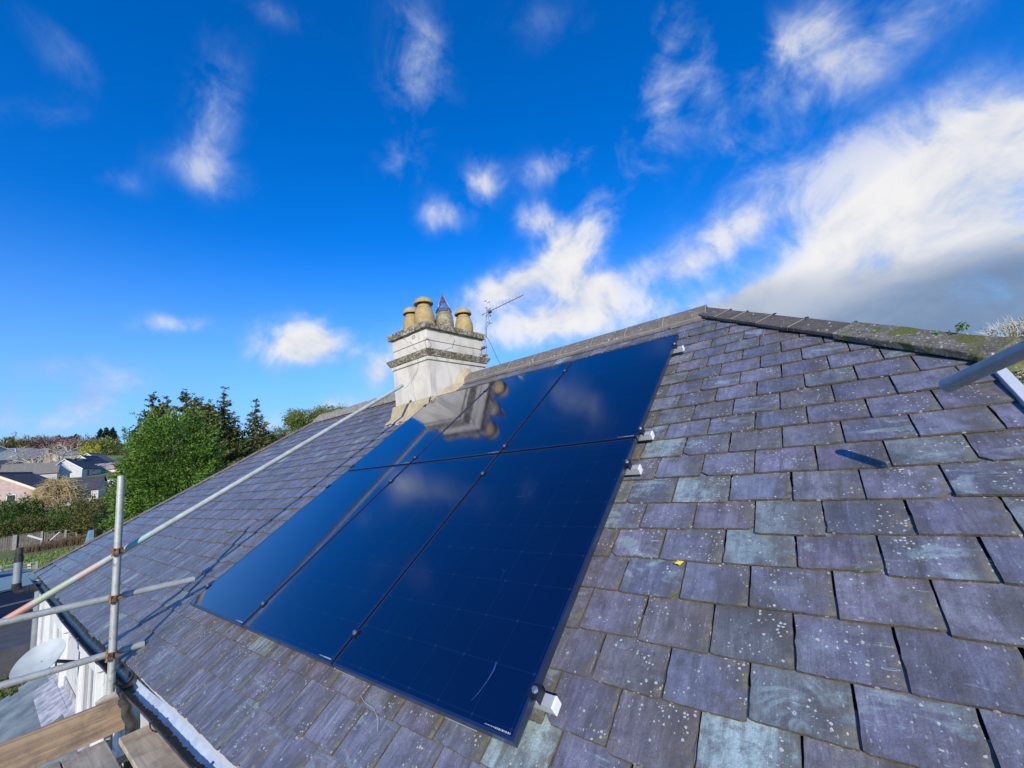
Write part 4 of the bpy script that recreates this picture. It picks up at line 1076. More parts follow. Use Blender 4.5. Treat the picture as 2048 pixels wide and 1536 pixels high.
for i in range(n+1):
    y = -.345 - 1.5*i/n; w = noise.noise(Vector((y*2, 4, 0)))*.006; x = -3.555
    vs += [(x-.019, y, -.772+w), (x+.019, y, -.772+w), (x+.019, y, -.547+w*1.6), (x-.019, y, -.547+w*1.6)]
fs = [(3,2,1,0), tuple(n*4+k for k in range(4))]
for i in range(n):
    for k in range(4): fs.append((i*4+k, i*4+(k+1) % 4, (i+1)*4+(k+1) % 4, (i+1)*4+k))
b.add(vs, fs); b.build('toe_board', M['toe_wood'], None, bevel=.004, label='golden brown toe board standing on edge behind the platform', cat='board')
b = MB(); b.tube([(-3.56, -.36, -.545), (-3.575, -.40, -.53), (-3.60, -.45, -.535), (-3.62, -.50, -.55)], [.012, .03, .028, .012], 8)
b.build('rubber_sleeve', M['deck_wood_grey'], None, smooth=True, label='brown wrapped collar at the foot of the upright on the toe board', cat='collar')
b = MB(); b.box((-1.6, -.413, -.93), 3.6, .05, .03); b.box((-1.6, -.438, -.90), 3.6, .006, .06)
b.build('plastic_channel', M['white_paint'], None, bevel=.003, label='white plastic channel seen through the gap between the platform boards', cat='channel')
tube_thing((-3.30, -1.5, -.87), (-3.30, .0, -.87), M['galv_dull'], 'dark cross tube under the platform boards')
# ---------------------------------------------------------------- satellite dish
ds = empty('satellite_dish', (-6.15, -.62, -.70), 'pale grey satellite dish on the white wall above the porch roof', 'satellite dish')
c0 = Vector((-6.15, -.63, -.69)); dn = Vector((.50, -.32, .80)).normalized()
X = Vector((-.62, .55, 0)).normalized(); X = (X - dn*X.dot(dn)).normalized(); Y = dn.cross(X)
b = MB(); nr, na = 7, 40
for side, off in ((0, 0), (1, -.006)):
    vs = [c0 + dn*(off-.055)]
    for i in range(1, nr+1):
        f = i/nr
        for k in range(na): a = 2*PI*k/na; vs.append(c0 + X*(.235*f*math.cos(a)) + Y*(.185*f*math.sin(a)) + dn*(off - .055*(1-f*f)))
    fs = [(0, 1+k, 1+(k+1) % na) for k in range(na)]
    for i in range(nr-1):
        for k in range(na): fs.append((1+i*na+k, 1+(i+1)*na+k, 1+(i+1)*na+(k+1) % na, 1+i*na+(k+1) % na))
    b.add(vs, fs)
b.build('dish', M['dish'] if 'dish' in M else M['grey_pvc'], ds, smooth=True)
b = MB(); b.tube([c0-dn*.062, c0-dn*.12+Vector((-.05,.1,0)), (-6.45, WY-.01, -.93)], .018, 8); b.build('mounting_arm', M['black_pvc'], ds)
b = MB(); b.lathe([(.001,0),(.075,.0),(.085,.012),(.06,.02)], (0,0,0), 18); b.v = [(-6.45+v[0], WY-v[2], -.93+v[1]*1.5) for v in b.v]; b.build('wall_plate', M['grey_pvc'], ds)
b = MB(); b.tube([c0 - dn*.075, c0 + Vector((-.02,-.20,-.16)), c0 + Vector((.0,-.33,-.20))], .010, 6); b.tube([c0 + Vector((.0,-.33,-.20)), c0 + Vector((.02,-.36,-.13))], .028, 10); b.build('receiver_arm', M['black_pvc'], ds)
# soil vent pipe beside the gutter
vp = empty('vent_pipe', (-11.0, -.60, -.55), 'grey vent pipe with black elbow rising beside the far end of the gutter', 'vent pipe')
b = MB(); b.tube([(-11.0, -.635, -.40), (-11.0, -.635, .0)], .056, 18); b.build('pipe', M['grey_pvc'], vp, smooth=True)
b = MB(); b.pipe([(-11.0, -.635, -.02), (-11.0, -.635, .085)], .060, .050, 18); b.build('terminal', M['black_pvc'], vp, smooth=True)
b = MB(); b.tube([(-11.0, -.635, -.38), (-11.0, -.635, -.44), (-11.0, -.61, -.50), (-11.0, -.56, -.525), (-11.0, -.33, -.53)], .062, 16)
for y in (-.52, -.42): b.tube([(-11.0, y, -.527), (-11.0, y+.03, -.527)], .07, 16)
b.build('elbow', M['black_pvc'], vp, smooth=True)
# porch lean-to with slate roof under the wall
por = empty('porch', (-7, -1.2, -5.2), 'porch with a lean-to roof of smooth grey slates against the white wall', 'porch')
b = MB(); rng = random.Random(8); zt = -1.50; sl = .5; nv = Vector((0, -.5, 1)).normalized(); dv_ = Vector((0, 1, .5)).normalized()
for k in range(13):
    y0 = WY - 2.05 + .17*k; x = -9.1 + (k % 2)*.15
    while x < -3.4:
        w = .30; ja = rng.gauss(0, .003)
        def pp(x_, y_, h): return Vector((x_, y_, zt + (y_-WY)*sl)) + nv*h
        P = [pp(x+.002, y0+ja, .016), pp(x+w-.002, y0+ja, .016), pp(x+w-.002, min(y0+.26, WY), .002), pp(x+.002, min(y0+.26, WY), .002)]
        b.add(P + [q - nv*.007 for q in P], [(0,1,2,3), (7,6,5,4), (0,4,5,1), (1,5,6,2), (2,6,7,3), (3,7,4,0)]); x += w
b.build('slate_covering', M['porch_slate'], por)
b = MB(); b.box((-6.2, WY-1.0, -2.25), 5.6, 1.75, .05); b.box((-6.2, WY-.95, -3.75), 5.4, 1.5, 2.9); b.build('porch_wall', M['wall'], por)
b = MB(); b.box((-6.25, WY-.05, zt-.005), 5.7, .11, .012, (Vector((1,0,0)), dv_, nv))
for k in range(9): b.box((-8.9+.66*k, WY-.012, zt+.06), .64, .012, .13)
b.box((-7.6, WY-.16, zt-.055), 1.6, .22, .010, (Vector((1,0,0)), dv_, nv))
b.build('lead_flashing', M['lead_pale'], por)
# yellow leaf, twig and weed
b = MB(); c = rp(.365, .838, .026); rng = random.Random(4); n = 11; vs = [c+N*.004]
for k in range(n): a = 2*PI*k/n; r = .0145*(1.25 if k % 2 else .8)*(1+.3*math.cos(a)); vs.append(c + Vector((1,0,0))*(r*1.25*math.cos(a)) + E*(r*.75*math.sin(a)) + N*(.004*rng.random()))
b.add(vs, [(0, 1+k, 1+(k+1) % n) for k in range(n)]); o = b.build('fallen_leaf', M['yellow_leaf'], None, label='small bright yellow leaf lying on the slates right of the panels', cat='leaf')
md = o.modifiers.new('thickness', 'SOLIDIFY'); md.thickness = .0008
b = MB(); b.tube([rp(-.93, -.035, .022), rp(-.88, -.05, .023), rp(-.80, -.055, .024), rp(-.74, -.08, .023), rp(-.70, -.115, .022)], .0009, 5)
b.build('dry_stalk', M['stalk'], None, label='thin pale stalk lying on the slates below the panels', cat='stalk')
def leafblob(b, c, n, r, leaf, rng, sq=(1,1,1), up=.3, m=0):
    for _ in range(n):
        d = Vector((rng.gauss(0,1), rng.gauss(0,1), rng.gauss(0,1))).normalized(); k = r*rng.random()**.4
        p = Vector(c) + Vector((d.x*sq[0], d.y*sq[1], d.z*sq[2]))*k
        nrm = (d + Vector((rng.gauss(0,.6), rng.gauss(0,.6), rng.gauss(0,.6)+up))).normalized()
        a = nrm.orthogonal().normalized(); a.rotate(Matrix.Rotation(rng.random()*6.28, 3, nrm)); q = nrm.cross(a); s = leaf*rng.uniform(.6, 1.3)
        b.add([p-a*s, p+q*s*.45, p+a*s, p-q*s*.45], [(0,1,2,3)], m)
wp = B + Vector((-.14, .13, .17)); weed = empty('weed', wp - Vector((0,0,.04)), 'small green leafy weed growing on the mossy end of the hip', 'plant')
b = MB(); rng = random.Random(6)
leafblob(b, wp+Vector((.03,-.02,.012)), 70, .028, .010, rng); leafblob(b, wp+Vector((-.06,.03,.002)), 45, .020, .009, rng); b.build('leaves', M['weed_leaf'], weed)
b = MB(); 
for k in range(6): b.tube([wp-Vector((0,0,.05)), wp+Vector((random.gauss(0,.02), random.gauss(0,.02), .008))], .0015, 4)
b.build('stem', M['bark'], weed)
# ================================================================ things beyond the roof
def polyprism(b, pts, ax, depth, m=0):
    n = len(pts); p2 = [Vector(p) + ax*depth for p in pts]
    b.add([Vector(p) for p in pts] + p2, [tuple(range(n)), tuple(reversed(range(n, 2*n)))] + [(i, i+n, (i+1) % n+n, (i+1) % n) for i in range(n)], m)
def gable_house(px, D, w, d, he, hr, rot, wallm, roofm, label, name='house', barge='white_paint', sink=1.5, wins=(), chims=(), z=None, group='houses on the hillside', over=.35, gablem=None, ry=None):
    """gable end (width w) faces the viewer before rotation; ridge runs away for d metres"""
    p = gr(px, D); 
    if ry is not None: p.z = at(px, ry, D).z - hr
    dirv = Vector((p.x-CAM.x, p.y-CAM.y, 0)).normalized()
    rz = math.atan2(dirv.y, dirv.x) - PI/2 + math.radians(rot)
    root = empty(name, p, label, 'house', group, rz)
    b = MB(); pent = [(-w/2, 0, -sink), (w/2, 0, -sink), (w/2, 0, he), (0, 0, hr-.12), (-w/2, 0, he)]
    polyprism(b, pent, Vector((0,1,0)), d); b.build('wall', M[wallm], root, local=True)
    if gablem:
        b = MB(); polyprism(b, [(-w/2+.1, -.06, he), (w/2-.1, -.06, he), (0, -.06, hr-.2)], Vector((0,1,0)), .05); b.build('gable_cladding', M[gablem], root, local=True)
    sl = (hr-he)/(w/2); b = MB()
    for s in (-1, 1):
        pr = [(0, -over, hr), (s*(w/2+.35), -over, hr-sl*(w/2+.35)), (s*(w/2+.35), -over, hr-sl*(w/2+.35)-.14), (0, -over, hr-.16)]
        polyprism(b, pr if s > 0 else pr[::-1], Vector((0,1,0)), d+2*over)
    r = b.build('roof', M[roofm], root, local=True)
    b = MB(); b.box((0, d/2, hr+.05), .22, d+2*over, .12); b.build('ridge_capping', M['grey_roof'], r, local=True)
    for s in (-1, 1):
        b = MB(); th = .34 if barge == 'cream' else .2
        pr = [(0, -over-.05, hr-.02), (s*(w/2+.35), -over-.05, hr-sl*(w/2+.35)-.02), (s*(w/2+.35), -over-.05, hr-sl*(w/2+.35)-.04-th), (0, -over-.05, hr-.04-th)]
        polyprism(b, pr if s > 0 else pr[::-1], Vector((0,1,0)), .045); b.build('bargeboard', M[barge], root, local=True)
    for (face, x, zc, ww, hh) in wins:
        b = MB(); g = MB()
        if face == 'f': b.box((x, -.03, zc), ww+.16, .08, hh+.16); g.box((x, -.06, zc), ww, .05, hh)
        else:
            s = 1 if face == 'r' else -1
            b.box((s*(w/2+.03), x, zc), .08, ww+.16, hh+.16); g.box((s*(w/2+.06), x, zc), .05, ww, hh)
        f = b.build('window', M['white_paint'], root, local=True); g.build('pane', M['window'], f, local=True)
    for (x, y, zc) in chims:
        b = MB(); b.box((x, y, zc), .9, .7, 2.2); b.box((x, y, zc+1.1), 1.05, .85, .12); c = b.build('chimney', M['chim_brick'], r, local=True)
    return root
# nearer bungalows
gable_house(-12, 98, 9.5, 6.5, 2.3, 4.9, -34, 'pink_wall', 'dark_roof', 'pink rendered bungalow with cream bargeboard and dark roof, leftmost in the photo', barge='cream', wins=[('f', 2.2, .9, .9, 1.0), ('r', 2, 1.2, .8, 1.2)], ry=946, sink=4)
hz_ = gable_house(119, 140, 3.3, 5, 2.7, 5.0, 8, 'wall', 'brown_roof', 'house with a pale blue triangular gable and brown tiled roof', gablem='blue_wall', wins=[('f', -.4, 1.2, 1.2, 1.0)], ry=921, sink=4)
def side_house(px, D, L, d, he, hr, rot, wallm, roofm, label, chims=(), wins=(), ry=None):
    """ridge runs across the view"""
    p = gr(px, D)
    if ry is not None: p.z = at(px, ry, D + d/2).z - hr
    dirv = Vector((p.x-CAM.x, p.y-CAM.y, 0)).normalized(); rz = math.atan2(dirv.y, dirv.x) - PI/2 + math.radians(rot)
    root = empty('house', p, label, 'house', 'houses on the hillside', rz)
    b = MB(); pent = [(-L/2, 0, -1.5), (-L/2, d, -1.5), (-L/2, d, he), (-L/2, d/2, hr-.12), (-L/2, 0, he)]; polyprism(b, pent, Vector((1,0,0)), L); b.build('wall', M[wallm], root, local=True)
    b = MB(); sl = (hr-he)/(d/2)
    for s in (-1, 1):
        pr = [(-L/2-.2, d/2, hr), (-L/2-.2, d/2+s*(d/2+.35), hr-sl*(d/2+.35)), (-L/2-.2, d/2+s*(d/2+.35), hr-sl*(d/2+.35)-.14), (-L/2-.2, d/2, hr-.16)]
        polyprism(b, pr, Vector((1,0,0)), L+.4)
    r = b.build('roof', M[roofm], root, local=True)
    for x, h in chims:
        b = MB(); b.box((x, d/2, hr+h/2-.5), 1.0, .75, h+1); b.box((x, d/2, hr+h), 1.15, .9, .12); b.build('chimney', M['chim_brick'], r, local=True)
        for q in (-.28, .28):
            b = MB(); b.lathe([(.16, 0), (.13, .45), (.15, .5), (.1, .5)], (x+q, d/2, hr+h+.06), 8); b.build('chimney_pot', M['terracotta'], r, local=True)
    for (x, zc, ww, hh) in wins:
        b = MB(); b.box((x, -.03, zc), ww+.16, .08, hh+.16); f = b.build('window', M['white_paint'], root, local=True); b = MB(); b.box((x, -.06, zc), ww, .05, hh); b.build('pane', M['window'], f, local=True)
    return root
side_house(165, 98, 4.0, 5, 2.5, 4.3, -14, 'wall', 'dark_roof', 'small white bungalow with a brown framed window to the right of the golden twiggy tree', wins=[(.5, 1.4, 1.3, 1.2)], ry=955)
side_house(58, 138, 8.2, 7, 3.0, 5.4, -6, 'wall', 'brown_roof', 'long brown tiled roof with a stout chimney behind the pink bungalow', chims=[(2.2, 1.0)], wins=[(-2, 1.6, 1.2, 1)], ry=926)
gable_house(128, 180, 8.0, 10, 3.0, 6.0, -26, 'wall', 'dark_roof', 'white gable with dark roof just behind the blue gable', wins=[('r', 3, 1.6, 1.0, 1.6), ('r', 6, 1.6, 1.0, 1.6)], ry=918, sink=5)
gable_house(145, 200, 8.0, 10, 3.0, 6.2, -26, 'wall', 'dark_roof', 'white gabled house second in the stepped row below the yellow shrub', ry=917, sink=5)
gable_house(160, 220, 8.0, 10, 3.0, 6.2, -26, 'wall', 'dark_roof', 'white gabled house third in the stepped row below the yellow shrub', ry=911, sink=5)
gable_house(172, 240, 8.0, 10, 3.0, 6.2, -26, 'wall', 'grey_roof', 'farthest white gabled house of the stepped row, next to the big green tree', ry=906, sink=5)
gable_house(-6, 190, 7.5, 8, 3.4, 5.6, 25, 'wall', 'dark_roof', 'white gabled house at the left edge of the photo below the bare woods', ry=892, sink=5)
side_house(8, 165, 6.5, 6, 2.6, 4.6, 14, 'wall', 'dark_roof', 'low dark roof at the left edge in front of the white gable', ry=920)
sh = side_house(33, 215, 8.0, 9, 1.6, 5.6, 10, 'tan_roof', 'grey_roof', 'grey roof with a striped block of white framed solar panels', ry=896)
b = MB()
slv = Vector((0, 4.5, 4.0)).normalized(); nn = Vector((0, -4.0, 4.5)).normalized()
for i in range(2):
    for k in range(7):
        b2 = MB(); c = Vector((-3.2 + 2.0*i, 0, 1.6)) + slv*(.55+.78*k) + nn*.10
        b2.box(c, 1.86, .60, .05, (Vector((1,0,0)), slv, nn)); b2.build('roof_window', M['solar_blue'], sh, local=True)
for x in (-4.25, -2.2, -.15): b.box(Vector((x, 0, 1.6)) + slv*2.9 + nn*.14, .16, 5.6, .08, (Vector((1,0,0)), slv, nn))
for k in range(8): b.box(Vector((-2.2, 0, 1.6)) + slv*(.16+.78*k) + nn*.13, 4.1, .14, .06, (Vector((1,0,0)), slv, nn))
b.build('panel_frame', M['white_paint'], sh, local=True)
side_house(62, 225, 8, 7, 2.0, 5.0, 10, 'tan_roof', 'grey_roof', 'plain grey roof beyond the pale bare tree', ry=898)
gable_house(99, 240, 6.5, 6, 2.6, 4.6, 5, 'cream', 'tan_roof', 'small cream gable between the two pale bare trees', barge='cream', ry=906)
side_house(150, 300, 13, 8, 3.5, 6.6, 0, 'tan_roof', 'grey_roof', 'far grey house with two small pale chimneys on the hill', chims=[(-4, 1.2), (5, 1.4)], ry=897)
side_house(213, 190, 8, 6, 2.6, 4.6, -20, 'cream', 'tan_roof', 'cream walled house half hidden behind the big green tree', ry=926)
side_house(205, 112, 5.5, 4, 1.6, 2.6, -10, 'fence_wood', 'white_paint', 'low shed with a white sheet roof beside the big green tree', ry=961)
p = gr(206, 104); ph = empty('playhouse', p, 'small orange playhouse with a bright green roof by the big tree', 'playhouse')
b = MB(); b.box(p+Vector((0,0,.4)), 1.2, 1.6, 1.0); b.build('wall', M['terracotta'], ph)
b = MB(); polyprism(b, [p+Vector((-.8,-1,.85)), p+Vector((.8,-1,.85)), p+Vector((0,-1,1.35))], Vector((0,1,0)), 2.0); b.build('roof', M['green_roof'], ph)
p = gr(118, 118); b = MB(); b.lathe([(1.5, 0), (1.45, .6), (1.2, .8), (.1, 1.0)], p+Vector((0,0,2.2)), 14); b.tube([p-Vector((0,0,.5)), p+Vector((0,0,2.3))], .1, 6)
b.build('covered_trampoline', M['tarpaulin'], None, label='bright blue covered garden frame below the blue gable', cat='garden frame')
# ---------------------------------------------------------------- trees
def spray_crown(b, c, rx, ry, rz, n, leaf, rng, per=26, m=0, out=1.0, lo=-1.0, lift=.25, wide=.16):
    """foliage in sprays that point outwards and up"""
    for i in range(n):
        while True:
            d = Vector((rng.gauss(0,1), rng.gauss(0,1), rng.gauss(0,1))).normalized()
            if d.z > lo: break
        k = rng.uniform(.62, 1.0) * (1 + .16*noise.noise(d*2.3+Vector((c[0],0,0))) + .08*noise.noise(d*6))
        p0 = Vector(c) + Vector((d.x*rx, d.y*ry, d.z*rz))*k
        ax = (Vector((d.x/rx, d.y/ry, d.z/rz)).normalized()*out + Vector((rng.gauss(0,.25), rng.gauss(0,.25), lift+rng.gauss(0,.2)))).normalized()
        L = leaf*rng.uniform(4.5, 8.5); s1 = ax.orthogonal().normalized(); s2 = ax.cross(s1)
        for j in range(per):
            f = rng.random(); w = wide*L*(1.15-f)*1.6
            p = p0 + ax*(L*(f-.3)) + s1*rng.gauss(0, w) + s2*rng.gauss(0, w)
            a = (ax + Vector((rng.gauss(0,.5), rng.gauss(0,.5), rng.gauss(0,.4)))).normalized(); q = a.orthogonal().normalized(); q.rotate(Matrix.Rotation(rng.random()*6.28, 3, a)); s = leaf*rng.uniform(.55, 1.15)
            b.add([p-a*s*.8, p+q*s*.42, p+a*s, p-q*s*.42], [(0,1,2,3)], m)
def trunk_tree(name, p, h, r, label, cat, crownfn, bark='bark', group=None, lean=(0,0)):
    root = empty(name, p, label, cat, group)
    b = MB(); b.tube([p-Vector((0,0,.6)), p+Vector((lean[0]*.4, lean[1]*.4, h*.5)), p+Vector((lean[0], lean[1], h))], [r, r*.6, r*.12], 8); b.build('trunk', M[bark], root, smooth=True)
    crownfn(root); return root
rng = random.Random(21)
def big(root):
    p = root.location; top = at(345, 812, 45).z - p.z
    b = MB(); c = p+Vector((0,0,top*.50))
    spray_crown(b, c, 3.4, 3.4, top*.50, 1150, .12, rng, 34, lift=.30)
    spray_crown(b, p+Vector((-1.6,-1.3,top*.30)), 2.3, 2.3, top*.30, 420, .12, rng, 30, lift=.25)
    spray_crown(b, p+Vector((1.2,1.0,top*.34)), 2.6, 2.6, top*.32, 460, .12, rng, 30, lift=.25)
    b.build('crown', M['cypress'], root)
    b = MB()
    for k in range(14):
        a = rng.random()*6.28; z = rng.uniform(.6, top*.8); L = rng.uniform(1.2, 2.6)*(1-z/(top*1.2)); q = p + Vector((0,0,z)); b.tube([q, q+Vector((math.cos(a)*L, math.sin(a)*L, L*.4))], [.06, .015], 5)
    b.build('limb', M['bark'], root)
pt = gr(345, 45)
trunk_tree('evergreen_tree', pt, 8.5, .35, 'big bright green feathery evergreen tree behind the left end of the roof', 'tree', big)
def spruce(px, D, top_py, wid, label, cols=('spruce', 'spruce_tip'), dens=1.0, grp='conifers behind the big green tree', leaf=.13, name='conifer_tree', open_=.0):
    wid = wid*(1.75 if D < 100 else 1.0); leaf = leaf*1.45; dens = dens*1.25; p = gr(px, D); zt_ = at(px, top_py, D).z; h = zt_ - p.z
    def crown(root):
        b = MB(); z = h*.12; g = rng.random()*6
        while z < h:
            f = z/h; R = wid*(1-f)**.68*(.75+.4*rng.random())+.12; nb = max(6, int(11*(1-f)+6))
            for k in range(nb):
                g += 2.4; a = g + rng.gauss(0, .2); L = R*rng.uniform(.7, 1.12)
                if rng.random() < open_: continue
                d = Vector((math.cos(a), math.sin(a), 0)); n_ = max(5, int(L/leaf*2.6*dens)); zo = rng.gauss(0, h*.02+.12)
                for j in range(n_):
                    t_ = (j+rng.random())/n_; q = p + Vector((0,0,z+zo)) + d*(L*t_) + Vector((0,0, -.18*L*math.sin(t_*2.6) + .16*L*t_*t_))
                    q += Vector((rng.gauss(0,.05+.09*L*t_*.5), rng.gauss(0,.05+.09*L*t_*.5), rng.gauss(0,.06)-.05))
                    aa = (d*(.7) + Vector((rng.gauss(0,.5), rng.gauss(0,.5), rng.gauss(0,.5)))).normalized(); s = leaf*rng.uniform(.7, 1.5); w_ = aa.orthogonal().normalized(); w_.rotate(Matrix.Rotation(rng.random()*6.28, 3, aa))
                    b.add([q-aa*s, q+w_*s*.4, q+aa*s, q-w_*s*.4], [(0,1,2,3)], 1 if rng.random() < .10+.2*t_ else 0)
            z += h*.020+.09
        b.build('crown', [M[cols[0]], M[cols[1]]], root)
    return trunk_tree(name, p, h*.97, max(.1, h*.018), label, 'tree', crown, group=grp)
spruce(300, 67, 788, 2.6, 'leftmost conifer rising above the big green tree, sparse top', open_=.25)
spruce(330, 74, 800, 2.6, 'brownish conifer between the leftmost and tallest tops behind the big tree')
spruce(368, 71, 779, 2.6, 'tallest conifer top, right above the crown of the big green tree')
spruce(400, 77, 800, 2.8, 'broad brownish conifer just right of the tallest top')
spruce(447, 64, 783, 2.3, 'pointed dark spruce at the right shoulder of the big green tree')
spruce(425, 71, 815, 2.4, 'lower conifer filling the gap beside the pointed spruce')
spruce(265, 71, 862, 1.7, 'thin spindly conifer poking out left of the big green tree', open_=.5)
spruce(512, 65, 802, 2.3, 'separate pointed spruce standing clear against the sky', open_=.3)
spruce(486, 71, 872, 2.1, 'short conifer left of the separate pointed spruce')
spruce(545, 74, 868, 2.0, 'low bushy conifer right of the separate pointed spruce', cols=('pine', 'spruce'))
spruce(388, 66, 792, 3.0, 'full conifer filling in right behind the tallest conifer top', cols=('spruce', 'pine'))
spruce(415, 62, 806, 3.0, 'bushy olive conifer immediately left of the pointed spruce', cols=('spruce', 'pine'))
spruce(468, 64, 842, 3.0, 'bushy low conifer immediately right of the pointed spruce', cols=('spruce', 'pine'))
spruce(315, 66, 806, 3.0, 'bushy conifer behind the left shoulder of the big green tree', cols=('spruce', 'pine'))
spruce(528, 68, 852, 3.0, 'bushy conifer at the right foot of the separate pointed spruce', cols=('spruce', 'pine'))
def pine(px, D, top_py, rad, label):
    rad = rad*1.42; p = gr(px, D); h = at(px, top_py, D).z - p.z
    def crown(root):
        b = MB()
        for k in range(11):
            a = rng.random()*6.28; rr = rad*rng.random()**.6*.75; c = p+Vector((rr*math.cos(a), rr*math.sin(a), h - rad*.5 - abs(rng.gauss(0, rad*.55))))
            spray_crown(b, c, rad*.42, rad*.42, rad*.26, 30, .17, rng, 18, lift=.5, wide=.28)
        b.build('crown', M['pine'], root)
    trunk_tree('pine_tree', p, h*.95, .16, label, 'tree', crown, group='pines behind the ridge')
pine(600, 71, 812, 2.0, 'left pine with open tufted crown behind the roof ridge')
pine(573, 77, 850, 1.9, 'low pine tufts between the spruce and the left pine')
pine(635, 77, 820, 1.3, 'small dark pine tuft between the two larger pines')
pine(665, 74, 808, 1.7, 'right pine with a broad flat crown behind the roof ridge')
pine(620, 68, 858, 1.8, 'lowest pine tuft right behind the roof ridge')
def bare(px, D, top_py, spread, label, col='bare_bark', r0=.16, depth=5, name='bare_tree', twigs=1.0, up=.5, grp=None, seed=0, thin=.012, low=.25):
    p = gr(px, D); h = at(px, top_py, D).z - p.z; rg = random.Random(seed+px)
    root = empty(name, p, label, 'tree', grp); bt = MB(); bc = MB()
    def grow(q, d, L, r, lv):
        n = 3; pts = [q]
        for i in range(n):
            d = (d + Vector((rg.gauss(0,.16), rg.gauss(0,.16), rg.gauss(0,.10)+.04*up))).normalized(); q = q + d*(L/n); pts.append(q)
        (bt if lv == 0 else bc).tube(pts, [r*(1-.4*i/n) for i in range(n+1)], 6 if lv == 0 else (4 if lv < 2 else 3), 0, False)
        if lv < depth:
            k = int((3 if lv else 6)*twigs) + (rg.random() < .5)
            for j in range(k):
                f = rg.uniform(low if lv == 0 else .25, 1.0); q2 = pts[min(n, int(f*n))].lerp(pts[min(n, int(f*n)+1)], (f*n) % 1)
                a = rg.random()*6.28; side = d.orthogonal().normalized(); side.rotate(Matrix.Rotation(a, 3, d))
                nd = (d*(.55*up+.2) + side*spread*(1.0 if lv else 1.0) + Vector((0,0,.18*up))).normalized()
                grow(q2, nd, L*rg.uniform(.42, .66), max(thin, r*.45), lv+1)
    grow(p-Vector((0,0,.3)), Vector((0,0,1)), h*.62, r0, 0)
    bt.build('trunk', M[col], root); bc.build('crown', M[col], root); return root
bare(118, 185, 868, .8, 'pale bare tree with one straight trunk above the white roofs', r0=.32, up=.75, seed=1, thin=.035, depth=3, twigs=1.4)
bare(70, 165, 880, .9, 'pale spreading bare tree with several limbs rising behind the brown roof', r0=.30, up=.6, seed=2, thin=.035, depth=3, twigs=1.5, low=.05)
bare(706, 80, 800, .7, 'small bare tree top peeping over the ridge left of the chimney', col='purple_twig', r0=.12, up=.8, seed=3, thin=.018, depth=3)
def weeping(px, D, top_py, R, label):
    p = gr(px, D); h = at(px, top_py, D).z - p.z; rg = random.Random(5); root = empty('twiggy_tree', p, label, 'tree'); b = MB(); bt = MB()
    bt.tube([p-Vector((0,0,.4)), p+Vector((.1,0,h*.35)), p+Vector((.0,.1,h*.7))], [.16, .12, .05], 6); bt.build('trunk', M['gold_twig'], root)
    for k in range(520):
        a = rg.random()*6.28; rr = R*rg.random()**.55; s = p + Vector((rr*.35*math.cos(a), rr*.35*math.sin(a), h*(.45+.4*rg.random())))
        e = Vector((p.x + rr*math.cos(a), p.y + rr*math.sin(a), p.z + h*(.14 + .86*math.sqrt(max(0, 1-(rr/R)**2))*rg.uniform(.1, 1.0))))
        m_ = (s+e)/2 + Vector((rg.gauss(0,.15), rg.gauss(0,.15), .25+rg.gauss(0,.15))); pts = [s, m_, e, e+Vector((math.cos(a)*.35+rg.gauss(0,.35), math.sin(a)*.35+rg.gauss(0,.35), rg.gauss(0,.22)))]
        b.tube(pts, [.03, .022, .014, .008], 3, 0, False)
        for j in range(8):
            q = m_.lerp(e, rg.random()); b.tube([q, q+Vector((rg.gauss(0,.38), rg.gauss(0,.38), rg.gauss(0,.28)))], [.018, .01], 3, 0, False)
    b.build('crown', M['gold_twig'], root)
weeping(118, 84, 948, 3.1, 'golden brown twiggy tree in front of the bungalows')
# woods on the skyline, each tree on its own
for i, (px, D, top, lab) in enumerate([(6,400,868,'bare grey tree in the skyline wood at the left edge'),(22,410,862,'tallest bare tree in the left skyline wood'),(38,395,866,'bare tree third from the left edge on the skyline'),(50,412,872,'bare tree at the right end of the left skyline clump'),(66,420,876,'small bare tree in the dip of the skyline'),(80,405,860,'tall hazy bare tree standing alone on the skyline'),(96,412,874,'bare tree between the hazy tree and the dark firs')]):
    bare(px, D, top, .85, lab, col='purple_twig' if i % 2 else 'bare_bark', r0=.40, up=.6, seed=i+10, thin=.075, depth=3, grp='bare trees on the skyline', twigs=1.8, low=.1)
for i, (px, D, top, w, lab) in enumerate([(112,415,872,3.6,'small dark fir behind the straight pale tree'),(138,420,873,4.0,'low dark fir in the pair left of the reddish trees'),(147,422,869,4.0,'taller dark fir of the pair left of the reddish trees'),(196,340,858,4.0,'left fir of the dark clump beside the big green tree'),(208,345,855,4.4,'middle and tallest fir of the dark clump beside the big green tree'),(221,342,857,4.2,'right fir of the dark clump beside the big green tree')]):
    spruce(px, D, top, w, lab, cols=('dark_conifer', 'dark_conifer'), leaf=.42, grp='dark firs on the skyline', dens=1.2)
def shrub(px, D, top_py, rw, col, label, cat='shrub', n=90, leaf=.14, grp=None, py=None, stretch=1.0, per=22, name='shrub'):
    p = gr(px, D); h = max(.5, at(px, top_py, D).z - p.z); root = empty(name, p, label, cat, grp)
    b = MB(); spray_crown(b, p+Vector((0,0,h*.45)), rw, rw*stretch, h*.58, n, leaf, rng, per, lift=.35, wide=.3); b.build('crown' if cat == 'tree' else 'leaves', M[col], root)
    b = MB()
    for k in range(4): b.tube([p-Vector((0,0,.3)), p+Vector((rng.gauss(0,rw*.3), rng.gauss(0,rw*.3), h*.6))], [.05, .015], 4)
    b.build('stem', M['bark'], root); return root
